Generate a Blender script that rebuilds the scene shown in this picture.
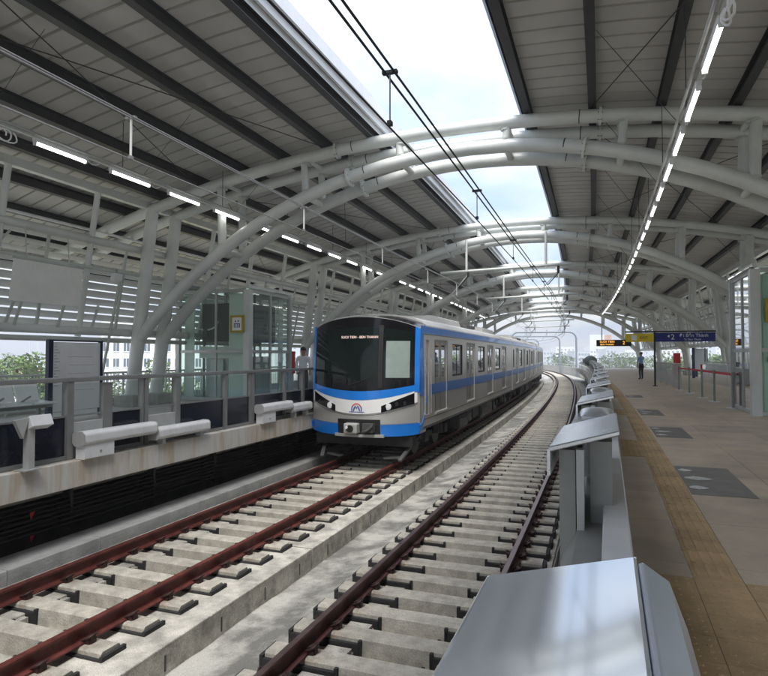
import bpy, math, random
from mathutils import Vector, Matrix
R = math.radians
random.seed(7)
for o in list(bpy.data.objects): bpy.data.objects.remove(o)
scene = bpy.context.scene
COL = scene.collection

# ------------------------------------------------------------------ the station's curved centre line
K0, K1, SB = .00117, 5.3e-5, 50.0          # curvature in the station, and its growth beyond s = 50 m
UR, UL = -1.93, -5.53                      # centre of the right (near) and the left track
def head(s):
    m = max(s-SB, 0.0)
    if m > 75: return K0*s+.5*K1*75*75+K1*75*(m-75)
    return K0*s+.5*K1*m*m
_T = {}
def _table():
    x = y = 0.0; d = .25
    _T[0] = (0.0, 0.0)
    for i in range(0, 1200):
        h = head((i+.5)*d); x -= math.sin(h)*d; y += math.cos(h)*d; _T[i+1] = (x, y)
    x = y = 0.0
    for i in range(0, -200, -1):
        h = head((i-.5)*d); x += math.sin(h)*d; y -= math.cos(h)*d; _T[i-1] = (x, y)
_table()
def W(s, u, z):
    q = s/.25; i = math.floor(q); f = q-i
    a, b = _T[i], _T[i+1]; h = head(s)
    return Vector((a[0]+(b[0]-a[0])*f+u*math.cos(h), a[1]+(b[1]-a[1])*f+u*math.sin(h), z))

# ------------------------------------------------------------------ camera
CH = 2.58
cam = bpy.data.cameras.new('camera'); camo = bpy.data.objects.new('camera', cam); COL.objects.link(camo)
cam.sensor_fit = 'HORIZONTAL'; cam.sensor_width = 36.0; cam.lens = 36.0*600.0/768.0
cam.clip_start = .05; cam.clip_end = 6000
camo.location = (0, 0, CH); camo.rotation_euler = (R(90)+.0295, 0, .3603)
scene.camera = camo

# ------------------------------------------------------------------ sky, sun, exposure
SUN_EL, SUN_AZ = R(64), R(165)
world = bpy.data.worlds.new('World'); scene.world = world; world.use_nodes = True
wn, wl = world.node_tree.nodes, world.node_tree.links
bg = wn['Background']; bg.inputs['Strength'].default_value = .12
sky = wn.new('ShaderNodeTexSky'); sky.sky_type = 'NISHITA'; sky.sun_disc = False
sky.sun_elevation = SUN_EL; sky.sun_rotation = SUN_AZ; sky.dust_density = 3; sky.air_density = 1.2
tc = wn.new('ShaderNodeTexCoord'); sep = wn.new('ShaderNodeSeparateXYZ'); wl.new(tc.outputs['Generated'], sep.inputs[0])
def wmath(op, a, b=None, clamp=False):
    n = wn.new('ShaderNodeMath'); n.operation = op; n.use_clamp = clamp
    for i, v in enumerate((a, b)):
        if v is None: continue
        if isinstance(v, (int, float)): n.inputs[i].default_value = v
        else: wl.new(v, n.inputs[i])
    return n.outputs[0]
zc = wmath('MAXIMUM', sep.outputs[2], 0.0)
zd = wmath('ADD', zc, .22)
cx_, cy_ = wmath('DIVIDE', sep.outputs[0], zd), wmath('DIVIDE', sep.outputs[1], zd)
cmb = wn.new('ShaderNodeCombineXYZ'); wl.new(cx_, cmb.inputs[0]); wl.new(cy_, cmb.inputs[1])
nz = wn.new('ShaderNodeTexNoise'); nz.inputs['Scale'].default_value = 1.1; nz.inputs['Detail'].default_value = 6; nz.inputs['Roughness'].default_value = .55
wl.new(cmb.outputs[0], nz.inputs['Vector'])
rmp = wn.new('ShaderNodeValToRGB'); rmp.color_ramp.elements[0].position = .38; rmp.color_ramp.elements[1].position = .62
rmp.color_ramp.elements[0].color = (.43, .56, .83, 1); rmp.color_ramp.elements[1].color = (1, .985, .96, 1)
wl.new(nz.outputs[0], rmp.inputs[0])
lum = wmath('MULTIPLY', wmath('ADD', wmath('MULTIPLY', zc, 2.0), 1.0), 1.3)      # overcast sky: zenith three times the horizon
cl = wn.new('ShaderNodeVectorMath'); cl.operation = 'SCALE'; wl.new(rmp.outputs[0], cl.inputs[0]); wl.new(lum, cl.inputs[3])
mx = wn.new('ShaderNodeMix'); mx.data_type = 'RGBA'; mx.inputs[0].default_value = .86
wl.new(sky.outputs[0], mx.inputs[6]); wl.new(cl.outputs[0], mx.inputs[7]); wl.new(mx.outputs[2], bg.inputs['Color'])
sun = bpy.data.lights.new('sun', 'SUN'); sun.energy = 1.0; sun.angle = R(35); sun.color = (1, .97, .92)
suno = bpy.data.objects.new('sun', sun); COL.objects.link(suno)
suno.rotation_euler = (R(90)-SUN_EL, 0, R(180)-SUN_AZ)
vs = scene.view_settings; vs.view_transform = 'Standard'; vs.look = 'None'; vs.gamma = 1; vs.use_curve_mapping = False
vs.exposure = 2.42
scene.cycles.max_bounces = 12; scene.cycles.diffuse_bounces = 8; scene.cycles.volume_bounces = 0; scene.cycles.transparent_max_bounces = 16

# ------------------------------------------------------------------ materials
M = {}
def mat(name, col, rough=.6, metal=0.0, var=.0, scale=6.0, bump=0.0, bscale=30.0, col2=None, stretch=(1,1,1), lo=.35, hi=.65, spec=.5, emit=0, coat=0, rvar=0, fine=0):
    m = bpy.data.materials.new(name); m.use_nodes = True
    n, l = m.node_tree.nodes, m.node_tree.links; b = n['Principled BSDF']
    b.inputs['Base Color'].default_value = (*col, 1); b.inputs['Roughness'].default_value = rough; b.inputs['Metallic'].default_value = metal
    b.inputs['Specular IOR Level'].default_value = spec; b.inputs['Coat Weight'].default_value = coat
    g = n.new('ShaderNodeNewGeometry'); mp = n.new('ShaderNodeMapping'); mp.inputs['Scale'].default_value = stretch
    l.new(g.outputs['Position'], mp.inputs[0])
    if var or col2:
        t = n.new('ShaderNodeTexNoise'); t.inputs['Scale'].default_value = scale; t.inputs['Detail'].default_value = 8; t.inputs['Roughness'].default_value = .65
        l.new(mp.outputs[0], t.inputs['Vector'])
        r = n.new('ShaderNodeValToRGB'); e = r.color_ramp.elements; e[0].position = lo; e[1].position = hi
        c2 = col2 if col2 else tuple(c*(1-var) for c in col)
        e[0].color = (*c2, 1); e[1].color = (*[min(1, c*(1+var*.4)) for c in col], 1)
        l.new(t.outputs[0], r.inputs[0]); out = r.outputs[0]
        if fine:
            t2 = n.new('ShaderNodeTexNoise'); t2.inputs['Scale'].default_value = 90; t2.inputs['Detail'].default_value = 3; l.new(g.outputs['Position'], t2.inputs['Vector'])
            r2 = n.new('ShaderNodeMapRange'); r2.inputs[1].default_value = .3; r2.inputs[2].default_value = .7; r2.inputs[3].default_value = 1-fine; r2.inputs[4].default_value = 1+fine*.5
            l.new(t2.outputs[0], r2.inputs[0])
            vm = n.new('ShaderNodeVectorMath'); vm.operation = 'SCALE'; l.new(out, vm.inputs[0]); l.new(r2.outputs[0], vm.inputs[3]); out = vm.outputs[0]
        # each object a little different
        oi = n.new('ShaderNodeObjectInfo'); r3 = n.new('ShaderNodeMapRange'); r3.inputs[3].default_value = 1-.5*var; r3.inputs[4].default_value = 1+.2*var
        l.new(oi.outputs['Random'], r3.inputs[0]); vm = n.new('ShaderNodeVectorMath'); vm.operation = 'SCALE'; l.new(out, vm.inputs[0]); l.new(r3.outputs[0], vm.inputs[3])
        l.new(vm.outputs[0], b.inputs['Base Color'])
        if rvar:
            r4 = n.new('ShaderNodeMapRange'); r4.inputs[3].default_value = max(.02, rough-rvar); r4.inputs[4].default_value = rough+rvar
            l.new(t.outputs[0], r4.inputs[0]); l.new(r4.outputs[0], b.inputs['Roughness'])
    if bump:
        t = n.new('ShaderNodeTexNoise'); t.inputs['Scale'].default_value = bscale; t.inputs['Detail'].default_value = 6
        l.new(mp.outputs[0], t.inputs['Vector'])
        bp = n.new('ShaderNodeBump'); bp.inputs['Strength'].default_value = bump; bp.inputs['Distance'].default_value = .02
        l.new(t.outputs[0], bp.inputs['Height']); l.new(bp.outputs[0], b.inputs['Normal'])
    if emit:
        b.inputs['Emission Color'].default_value = (*col, 1); b.inputs['Emission Strength'].default_value = emit
    M[name] = m; return m
def glass(name, tint=(.9, .97, .95), refl=1.0, rough=.02, body=0.0, bcol=(.6, .75, .72)):
    m = bpy.data.materials.new(name); m.use_nodes = True
    n, l = m.node_tree.nodes, m.node_tree.links; n.remove(n['Principled BSDF'])
    tr = n.new('ShaderNodeBsdfTransparent'); tr.inputs[0].default_value = (*tint, 1)
    gl = n.new('ShaderNodeBsdfGlossy'); gl.inputs['Roughness'].default_value = rough
    fr = n.new('ShaderNodeFresnel'); fr.inputs[0].default_value = 1.0+.5*refl
    mx = n.new('ShaderNodeMixShader'); l.new(fr.outputs[0], mx.inputs[0])
    if body:
        df = n.new('ShaderNodeBsdfDiffuse'); df.inputs[0].default_value = (*bcol, 1)
        m2 = n.new('ShaderNodeMixShader'); m2.inputs[0].default_value = body; l.new(tr.outputs[0], m2.inputs[1]); l.new(df.outputs[0], m2.inputs[2]); l.new(m2.outputs[0], mx.inputs[1])
    else: l.new(tr.outputs[0], mx.inputs[1])
    l.new(gl.outputs[0], mx.inputs[2]); l.new(mx.outputs[0], n['Material Output'].inputs[0])
    M[name] = m; return m

mat('concrete', (.43, .42, .38), .85, var=.28, scale=2.2, bump=.35, bscale=40, fine=.12)
mat('sleeper', (.48, .455, .395), .85, var=.30, scale=6, bump=.4, bscale=50, fine=.2)
mat('slab', (.50, .48, .43), .85, var=.42, scale=3.4, bump=.6, bscale=26, fine=.34, lo=.38, hi=.62)
mat('bed', (.46, .45, .41), .85, var=.55, scale=1.6, bump=.7, bscale=10, fine=.28, lo=.40, hi=.60)
mat('coping', (.58, .57, .54), .8, col2=(.46, .37, .27), scale=3.2, stretch=(1, 1, .12), lo=.36, hi=.56, bump=.2, bscale=30, var=.15, fine=.08)
mat('kerb', (.47, .47, .45), .85, var=.25, scale=3, bump=.3, bscale=30, fine=.1)
mat('rubber', (.025, .025, .026), .75, var=.3, scale=20)
mat('rail_red', (.135, .034, .027), .5, metal=.25, var=.45, scale=7, bump=.15, bscale=60, stretch=(1, 1, 1))
mat('rail_maroon', (.105, .032, .030), .5, metal=.2, var=.4, scale=7, bump=.15, bscale=60)
mat('rail_top', (.20, .13, .12), .32, metal=.8, var=.3, scale=4, rvar=.1)
mat('rail_shine', (.24, .17, .16), .36, metal=.75, var=.3, scale=4, rvar=.1)
mat('clip', (.055, .026, .024), .6, metal=.3, var=.4, scale=40)
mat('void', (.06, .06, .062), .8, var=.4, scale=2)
mat('cable', (.02, .02, .022), .5, var=.3, scale=5)
mat('tile', (.60, .49, .365), .5, var=.24, scale=1.6, bump=.08, bscale=30, rvar=.12, fine=.08)
mat('tile_l', (.36, .34, .30), .6, var=.16, scale=1.4)
mat('joint', (.27, .24, .20), .9, var=.2, scale=3)
mat('tactile', (.56, .385, .20), .65, var=.25, scale=3, bump=.15, bscale=30, fine=.08)
mat('mat_grey', (.23, .21, .185), .65, var=.18, scale=5, fine=.08)
mat('white_paint_mark', (.66, .64, .60), .6, var=.35, scale=30, lo=.3, hi=.6)
mat('steel_white', (.66, .685, .66), .38, var=.13, scale=1.1, coat=.1, rvar=.06)
mat('steel_white_d', (.52, .55, .52), .45, var=.1, scale=1.5)
mat('seam', (.06, .06, .06), .7)
mat('purlin', (.042, .043, .045), .5, var=.25, scale=3)
mat('deck', (.56, .545, .52), .5, var=.09, scale=.7, stretch=(1, 1, 1))
mat('fascia', (.80, .81, .83), .4, var=.06, scale=2)
mat('louvre', (.78, .79, .80), .4, var=.08, scale=2)
mat('alum', (.66, .69, .73), .26, metal=.72, var=.08, scale=4, rvar=.07)
mat('alum_plate', (.80, .83, .86), .085, metal=.5, var=.03, scale=2.5, rvar=.02)
mat('alum_chamfer', (.64, .69, .76), .3, metal=.35, var=.06, scale=3)
mat('alum_matt', (.50, .51, .50), .42, metal=.25, var=.12, scale=4, rvar=.1)
mat('coping_metal', (.72, .73, .73), .45, metal=.15, var=.08, scale=4)
mat('barrier_grey', (.25, .255, .25), .42, metal=.25, var=.12, scale=4)
mat('alum_dark', (.30, .305, .29), .45, metal=.15, var=.15, scale=4)
mat('cover_blue', (.64, .67, .70), .3, metal=.2, var=.05, scale=4)
mat('housing', (.74, .75, .76), .42, var=.1, scale=5)
mat('stainless', (.66, .64, .615), .30, metal=.6, var=.07, scale=.9, stretch=(6, 6, .35), rvar=.06)
mat('stainless_door', (.42, .40, .375), .34, metal=.6, var=.06, scale=.9, stretch=(6, 6, .35))
mat('train_silver', (.62, .61, .59), .35, metal=.6, var=.06, scale=2)
mat('train_white', (.80, .80, .80), .35, var=.04, scale=3, coat=.3)
mat('blue', (.008, .19, .68), .3, var=.05, scale=3, coat=.4)
mat('blue_stripe', (.03, .15, .48), .35, var=.08, scale=3, coat=.2)
mat('black_gloss', (.006, .006, .008), .12, spec=.3)
mat('glass_dark', (.006, .011, .010), .05, spec=.22)
mat('blind', (.26, .32, .30), .25, var=.08, scale=5, coat=.5)
mat('black_part', (.012, .012, .013), .55, var=.3, scale=8)
mat('under', (.045, .045, .047), .6, var=.4, scale=5)
mat('under_grey', (.10, .10, .10), .55, var=.4, scale=7)
mat('roof_train', (.47, .475, .47), .5, metal=.3, var=.12, scale=2)
mat('lamp', (.82, .83, .84), .12, spec=.8)
mat('lens', (.75, .78, .8), .1, spec=.8)
mat('tube', (1, .975, .93), .4, emit=1.9)
mat('tube_dull', (.95, .93, .88), .4, emit=1.0)
mat('logo_blue', (.03, .07, .35), .4)
mat('logo_red', (.6, .05, .04), .4)
mat('text_white', (.9, .9, .9), .5)
mat('text_led', (.95, .72, .66), .5, emit=.08)
mat('led_amber', (1, .45, .06), .5, emit=.3)
mat('yellow_sign', (.80, .60, .01), .45, var=.05, scale=5)
mat('yellow_frame', (.42, .33, .02), .5, var=.12, scale=9)
mat('navy_sign', (.008, .022, .19), .35)
mat('black_sign', (.012, .012, .014), .4)
mat('panel_navy', (.010, .013, .024), .22, var=.15, scale=2)
mat('board_frame', (.01, .014, .05), .4)
mat('paper', (.84, .83, .82), .5, var=.06, scale=2)
mat('print_grey', (.45, .45, .47), .6)
mat('screen_white', (.86, .86, .83), .65, var=.07, scale=2)
mat('chair', (.82, .82, .80), .4, var=.06, scale=4)
mat('red', (.55, .025, .03), .5, var=.1, scale=6)
mat('belt_red', (.55, .03, .06), .6)
mat('lift_back', (.80, .86, .82), .5, var=.06, scale=2)
mat('lift_green', (.52, .70, .61), .3, var=.04, scale=2, coat=.4)
mat('dark_machine', (.03, .032, .034), .5, var=.3, scale=5)
mat('mirror_back', (.22, .26, .24), .45, var=.1, scale=5)
mat('wire', (.03, .03, .03), .5, metal=.4)
mat('wire_light', (.30, .30, .30), .5, metal=.3)
mat('insulator', (.82, .82, .80), .3)
mat('grass', (.33, .33, .28), .9, var=.5, scale=.05)
mat('road', (.12, .12, .115), .9, var=.3, scale=.1)
mat('bld_white', (.78, .79, .80), .7, var=.06, scale=.3)
mat('bld_grey', (.50, .54, .58), .7, var=.1, scale=.3)
mat('portal_grey', (.20, .23, .26), .5, var=.1, scale=2)
mat('bld_glass', (.09, .12, .15), .15)
mat('roof_tile', (.46, .28, .23), .8, var=.3, scale=1)
mat('yellow_wall', (.74, .62, .28), .7, var=.1, scale=.5)
mat('bark', (.10, .075, .05), .9, var=.3, scale=4)
for i, c in enumerate([(.075, .135, .03), (.055, .115, .025), (.12, .18, .04), (.15, .14, .045)]):
    mat('leaf%d' % i, c, .6, var=.35, scale=1.5)
mat('skin', (.42, .24, .16), .6, var=.08, scale=20)
mat('hair', (.012, .010, .009), .6)
mat('shirt_blue', (.22, .34, .58), .8, var=.12, scale=12)
mat('shirt_white', (.75, .76, .78), .8, var=.1, scale=12)
mat('trousers', (.015, .017, .025), .8, var=.2, scale=14)
mat('shoe', (.02, .018, .016), .5)
def stain_sleeper():
    m = M['sleeper']; n, l = m.node_tree.nodes, m.node_tree.links; b = n['Principled BSDF']
    src = b.inputs['Base Color'].links[0].from_socket
    tc_ = n.new('ShaderNodeTexCoord'); sp = n.new('ShaderNodeSeparateXYZ'); l.new(tc_.outputs['Object'], sp.inputs[0])
    def mt(op, a, c=None):
        q = n.new('ShaderNodeMath'); q.operation = op
        for i, v in enumerate((a, c)):
            if v is None: continue
            if isinstance(v, (int, float)): q.inputs[i].default_value = v
            else: l.new(v, q.inputs[i])
        return q.outputs[0]
    d = mt('ABSOLUTE', mt('SUBTRACT', mt('ABSOLUTE', sp.outputs[0]), .7525))
    mr = n.new('ShaderNodeMapRange'); mr.inputs[1].default_value = .30; mr.inputs[2].default_value = .07; l.new(d, mr.inputs[0])
    g = n.new('ShaderNodeNewGeometry'); tx = n.new('ShaderNodeTexNoise'); tx.inputs['Scale'].default_value = 14; tx.inputs['Detail'].default_value = 6; l.new(g.outputs['Position'], tx.inputs['Vector'])
    m2 = n.new('ShaderNodeMapRange'); m2.inputs[1].default_value = .38; m2.inputs[2].default_value = .62; l.new(tx.outputs[0], m2.inputs[0])
    f = mt('MULTIPLY', mt('MULTIPLY', mr.outputs[0], m2.outputs[0]), .7)
    mx_ = n.new('ShaderNodeMix'); mx_.data_type = 'RGBA'; l.new(f, mx_.inputs[0]); l.new(src, mx_.inputs[6]); mx_.inputs[7].default_value = (.20, .125, .085, 1)
    l.new(mx_.outputs[2], b.inputs['Base Color'])
stain_sleeper()
def translucent(name, f):                # thin white sheet that lets some daylight through
    m = M[name]; n, l = m.node_tree.nodes, m.node_tree.links; b = n['Principled BSDF']; tr = n.new('ShaderNodeBsdfTranslucent'); tr.inputs[0].default_value = (.8, .81, .82, 1)
    mx_ = n.new('ShaderNodeMixShader'); mx_.inputs[0].default_value = f; l.new(b.outputs[0], mx_.inputs[1]); l.new(tr.outputs[0], mx_.inputs[2]); l.new(mx_.outputs[0], n['Material Output'].inputs[0])
translucent('louvre', .36)
glass('glass', (.93, .975, .955), .25, body=.06, bcol=(.78, .88, .84))
glass('glass_clear', (.93, .96, .95), .22, body=.02)
glass('glass_train', (.20, .22, .23), 1.0, body=.25, bcol=(.02, .025, .03))

# ------------------------------------------------------------------ mesh helpers
class MB:
    def __init__(self): self.v = []; self.f = []; self.mi = []; self.sm = []
    def add(self, vs, fs, mi=0, sm=False):
        b = len(self.v); self.v += [Vector(p) for p in vs]
        for f in fs: self.f.append([i+b for i in f]); self.mi.append(mi); self.sm.append(sm)
        return self
    def hexa(self, p, mi=0):
        return self.add(p, [(0,3,2,1), (4,5,6,7), (0,1,5,4), (1,2,6,5), (2,3,7,6), (3,0,4,7)], mi)
    def box(self, s0, s1, u0, u1, z0, z1, step=4.0, mi=0):          # a bar that follows the curve
        return self.sect([(u0, z0), (u1, z0), (u1, z1), (u0, z1)], s0, s1, step, mi)
    def sect(self, prof, s0, s1, step=4.0, mi=0, sm=False, closed=True, caps=True, zf=None, uf=None):
        n = max(1, int(math.ceil((s1-s0)/step))); k = len(prof); vs = []; fs = []
        for i in range(n+1):
            s = s0+(s1-s0)*i/n
            for (u, z) in prof: vs.append(W(s, u+(uf(s) if uf else 0), z+(zf(s) if zf else 0)))
        for i in range(n):
            for j in range(k if closed else k-1):
                a, b = i*k+j, i*k+(j+1) % k
                fs.append((a, b, b+k, a+k))
        self.add(vs, fs, mi, sm)
        if caps and closed:
            self.add(vs[:k], [tuple(reversed(range(k)))], mi); self.add(vs[-k:], [tuple(range(k))], mi)
        return self
    def lbox(self, c, ax, ay, az, mi=0):                              # box from centre and half-axis vectors
        c, ax, ay, az = Vector(c), Vector(ax), Vector(ay), Vector(az)
        return self.hexa([c-ax-ay-az, c+ax-ay-az, c+ax+ay-az, c-ax+ay-az, c-ax-ay+az, c+ax-ay+az, c+ax+ay+az, c-ax+ay+az], mi)
    def raw(self, x0, x1, y0, y1, z0, z1, mi=0):
        return self.hexa([(x0,y0,z0), (x1,y0,z0), (x1,y1,z0), (x0,y1,z0), (x0,y0,z1), (x1,y0,z1), (x1,y1,z1), (x0,y1,z1)], mi)
    def tube(self, pts, r, n=10, mi=0, caps=True):
        pts = [Vector(p) for p in pts]; rr = r if isinstance(r, (list, tuple)) else [r]*len(pts); vs = []; fs = []; up = None
        for i, p in enumerate(pts):
            t = (pts[min(i+1, len(pts)-1)]-pts[max(i-1, 0)]).normalized()
            if up is None: up = Vector((0, 0, 1)) if abs(t.z) < .9 else Vector((1, 0, 0))
            a = t.cross(up).normalized(); b = a.cross(t).normalized(); up = b
            for k in range(n):
                an = 2*math.pi*k/n; vs.append(p+(a*math.cos(an)+b*math.sin(an))*rr[i])
        for i in range(len(pts)-1):
            for k in range(n):
                x, y = i*n+k, i*n+(k+1) % n; fs.append((x, y, y+n, x+n))
        self.add(vs, fs, mi, True)
        if caps: self.add(vs[:n], [tuple(reversed(range(n)))], mi); self.add(vs[-n:], [tuple(range(n))], mi)
        return self
    def bar(self, a, b, w, h=None, mi=0, upv=(0, 0, 1)):              # straight bar, rectangular section
        a, b = Vector(a), Vector(b); t = (b-a); L = t.length/2; t.normalize(); h = h or w
        up = Vector(upv) if abs(t.dot(Vector(upv))) < .95 else Vector((1, 0, 0))
        x = t.cross(up).normalized(); y = x.cross(t).normalized()
        return self.lbox((a+b)/2, x*w/2, t*L, y*h/2, mi)
    def mesh(self, name, mats, inv=None):
        me = bpy.data.meshes.new(name)
        vs = [inv @ p for p in self.v] if inv else self.v
        me.from_pydata([tuple(p) for p in vs], [], self.f)
        mats = mats if isinstance(mats, (list, tuple)) else [mats]
        for m in mats: me.materials.append(M[m])
        me.polygons.foreach_set('material_index', self.mi); me.polygons.foreach_set('use_smooth', self.sm)
        me.update(); return me
    def build(self, name, mats, parent=None, bevel=0, **kw):
        if parent is None:
            n = len(self.v); c = sum(self.v, Vector())/n; c.z = min(p.z for p in self.v); inv = Matrix.Translation(-c)
        else: inv = WM[parent.name].inverted()
        o = bpy.data.objects.new(name, self.mesh(name, mats, inv)); COL.objects.link(o)
        if parent is None: o.location = c; WM[o.name] = Matrix.Translation(c)
        else: o.parent = parent; WM[o.name] = WM[parent.name]
        if bevel:
            b = o.modifiers.new('bevel', 'BEVEL'); b.width = bevel; b.segments = 2; b.limit_method = 'ANGLE'; b.angle_limit = R(40)
        tag(o, **kw); return o
WM = {}
def tag(o, label=None, cat=None, group=None, kind=None):
    if label: o['label'] = label
    if cat: o['category'] = cat
    if group: o['group'] = group
    if kind: o['kind'] = kind
def thing(name, s, u, z, **kw):
    o = bpy.data.objects.new(name, None); COL.objects.link(o); o.empty_display_size = .3
    o.location = W(s, u, z); o.rotation_euler = (0, 0, head(s)); WM[o.name] = Matrix.Translation(o.location) @ Matrix.Rotation(head(s), 4, 'Z')
    tag(o, **kw); return o
def thing_at(name, p, rz=0, **kw):
    o = bpy.data.objects.new(name, None); COL.objects.link(o); o.location = p; o.rotation_euler = (0, 0, rz)
    WM[o.name] = Matrix.Translation(Vector(p)) @ Matrix.Rotation(rz, 4, 'Z'); tag(o, **kw); return o
def inst(me, name, parent, p, rz, **kw):                               # shares mesh data; p, rz in world space
    o = bpy.data.objects.new(name, me); COL.objects.link(o)
    wm = Matrix.Translation(p) @ Matrix.Rotation(rz, 4, 'Z')
    if parent is not None: o.parent = parent; o.matrix_local = WM[parent.name].inverted() @ wm
    else: o.matrix_local = wm
    WM[o.name] = wm; tag(o, **kw); return o
def text_mesh(body, size, mname, ext=.003, font=None):
    cu = bpy.data.curves.new('lettering', 'FONT'); cu.body = body; cu.size = size; cu.align_x = 'CENTER'; cu.align_y = 'CENTER'; cu.extrude = ext; cu.resolution_u = 5
    o = bpy.data.objects.new('lettering', cu); COL.objects.link(o)
    me = bpy.data.meshes.new_from_object(o.evaluated_get(bpy.context.evaluated_depsgraph_get())); bpy.data.objects.remove(o)
    me.materials.clear(); me.materials.append(M[mname]); return me
def put_text(body, size, mname, parent, p, right, up, name='lettering'):
    me = text_mesh(body, size, mname); right, up = Vector(right).normalized(), Vector(up).normalized(); nrm = right.cross(up)
    wm = Matrix(((right.x, up.x, nrm.x, p[0]), (right.y, up.y, nrm.y, p[1]), (right.z, up.z, nrm.z, p[2]), (0, 0, 0, 1)))
    o = bpy.data.objects.new(name, me); COL.objects.link(o); o.parent = parent; o.matrix_local = WM[parent.name].inverted() @ wm; WM[o.name] = wm; return o
def axes(s):
    h = head(s); return Vector((math.cos(h), math.sin(h), 0)), Vector((-math.sin(h), math.cos(h), 0)), Vector((0, 0, 1))
ORD = ['first', 'second', 'third', 'fourth', 'fifth', 'sixth', 'seventh', 'eighth', 'ninth', 'tenth', 'eleventh', 'twelfth', 'thirteenth', 'fourteenth', 'fifteenth', 'sixteenth',
       'seventeenth', 'eighteenth', 'nineteenth', 'twentieth', 'twenty-first', 'twenty-second', 'twenty-third', 'twenty-fourth', 'twenty-fifth', 'twenty-sixth', 'twenty-seventh', 'twenty-eighth', 'twenty-ninth', 'thirtieth',
       'thirty-first', 'thirty-second', 'thirty-third', 'thirty-fourth', 'thirty-fifth', 'thirty-sixth', 'thirty-seventh', 'thirty-eighth', 'thirty-ninth', 'fortieth']

# ================================================================== THE SETTING
GZ = -10.0
m = MB(); m.add([(-3000, -1500, GZ), (3000, -1500, GZ), (3000, 4500, GZ), (-3000, 4500, GZ)], [(0, 1, 2, 3)]); m.build('ground', 'grass', kind='structure')
S_END = 150.0; PE = 78.0
# viaduct deck between the platforms, its surface a little uneven
m = MB(); us = [-10.4, -7.7, -6.9, -4.3, -4.05, -3.9, -3.7, -3.5, -3.35, -3.2, -3.0, -.6, -.35, 1.2]
rows = []
s = -18.0; S_ = []
while s < S_END: S_.append(s); s += .18 if s < 16 else (.6 if s < 40 else 2.0)
vs = []; fs = []; rnd = random.Random(3)
def vnoise(x, y, seed=0):
    def hsh(i, j): return random.Random((i*73856093) ^ (j*19349663) ^ seed).random()
    i, j = math.floor(x), math.floor(y); fx, fy = x-i, y-j; fx = fx*fx*(3-2*fx); fy = fy*fy*(3-2*fy)
    return (hsh(i, j)*(1-fx)+hsh(i+1, j)*fx)*(1-fy)+(hsh(i, j+1)*(1-fx)+hsh(i+1, j+1)*fx)*fy
for s in S_:
    for u in us:
        z = -.56
        if -4.2 < u < -3.05:
            t = (u+3.95)/.75; t = min(1, max(0, t)); z += t*t*.16*(.35+.9*vnoise(s*1.3, u*2.0, 5))+.035*vnoise(s*3.1, u*5, 9)
        elif -3.05 <= u < -.3: z = -.43
        vs.append(W(s, u, z))
k = len(us)
for i in range(len(S_)-1):
    for j in range(k-1): fs.append((i*k+j, i*k+j+1, (i+1)*k+j+1, (i+1)*k+j))
m.add(vs, fs, 0, True); m.build('track_bed', 'bed', kind='structure')
m = MB(); m.box(-18, S_END, -10.4, 1.2, -2.2, -.62); m.build('viaduct_deck', 'concrete', kind='structure')
# concrete plinth under the left track: segments with open joints
pl = thing('track_plinth', 8, UL, -.56, kind='structure')
s = -1.05
while s < 120:
    L = 4.52 if s < 60 else 9.05
    for (a, b, zt) in ((UL-1.42, UL-.50, -.245), (UL+.50, UL+1.45, -.245)):
        m = MB(); m.box(s, s+L-.035, a, b, -.6, zt, 1.2); m.build('plinth_segment', 'slab', pl, bevel=.012)
    m = MB(); m.box(s, s+L-.02, UL-.52, UL+.52, -.6, -.40, 1.2); m.build('trough_slab', 'slab', pl)
    s += L
# drain slots in the face of the plinth
for i in range(26):
    s = 3.9+i*.92
    m = MB(); m.box(s, s+.025, UL+1.45, UL+1.453, -.50, -.34); m.build('weep_slot', 'seam', pl)
# slab of the right track
sl = thing('track_slab', 8, UR, -.5, kind='structure')
for (a, b, zt) in ((UR-1.10, UR-.42, -.30), (UR+.42, UR+1.2, -.30)):
    s = -3.0
    while s < S_END:
        m = MB(); m.box(s, s+5.97, a, b, -.6, zt, 1.5); m.build('slab_strip', 'slab', sl, bevel=.015); s += 6.0
s = -3.0
while s < S_END:
    m = MB(); m.box(s, s+5.99, UR-.425, UR+.425, -.6, -.385, 1.5); m.build('trough_slab', 'slab', sl); s += 6.0
# kerb left of the left track
kb = thing('side_kerb', 8, -7.3, -.56, kind='structure')
s = -2.0
while s < 90:
    L = 1.5 if s < 20 else 6.0
    m = MB(); m.box(s, s+L-.012, -7.62, -7.08, -.56, -.11, 1.5); m.build('kerb_stone', 'kerb', kb, bevel=.012); s += L

# platforms: coping blocks on the edge, a recess below, tiles on top
def platform(name, edge, outer, side):
    p = thing(name, 8, edge, 0, kind='structure')
    a, b = (outer, edge-.9) if side < 0 else (edge+.9, outer)
    m = MB(); m.box(-18, PE, a, b, .45, 1.085); m.build('platform_base', 'concrete', p)
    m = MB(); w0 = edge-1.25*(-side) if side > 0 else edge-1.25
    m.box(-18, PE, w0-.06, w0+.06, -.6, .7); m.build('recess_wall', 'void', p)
    s = -16.2; i = 0
    while s < PE-1:
        L = 3.05 if s < 40 else 6.1
        m = MB(); x0, x1 = (edge-.92, edge) if side < 0 else (edge, edge+.92)
        m.box(s, s+L-.012, x0, x1, .72, 1.096, 1.5); m.build('coping_block', 'coping', p, bevel=.01); s += L
    return p
platL = platform('platform_left', -7.05, -14.6, -1)
platR = platform('platform_right', -.38, 8.2, 1)
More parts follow.
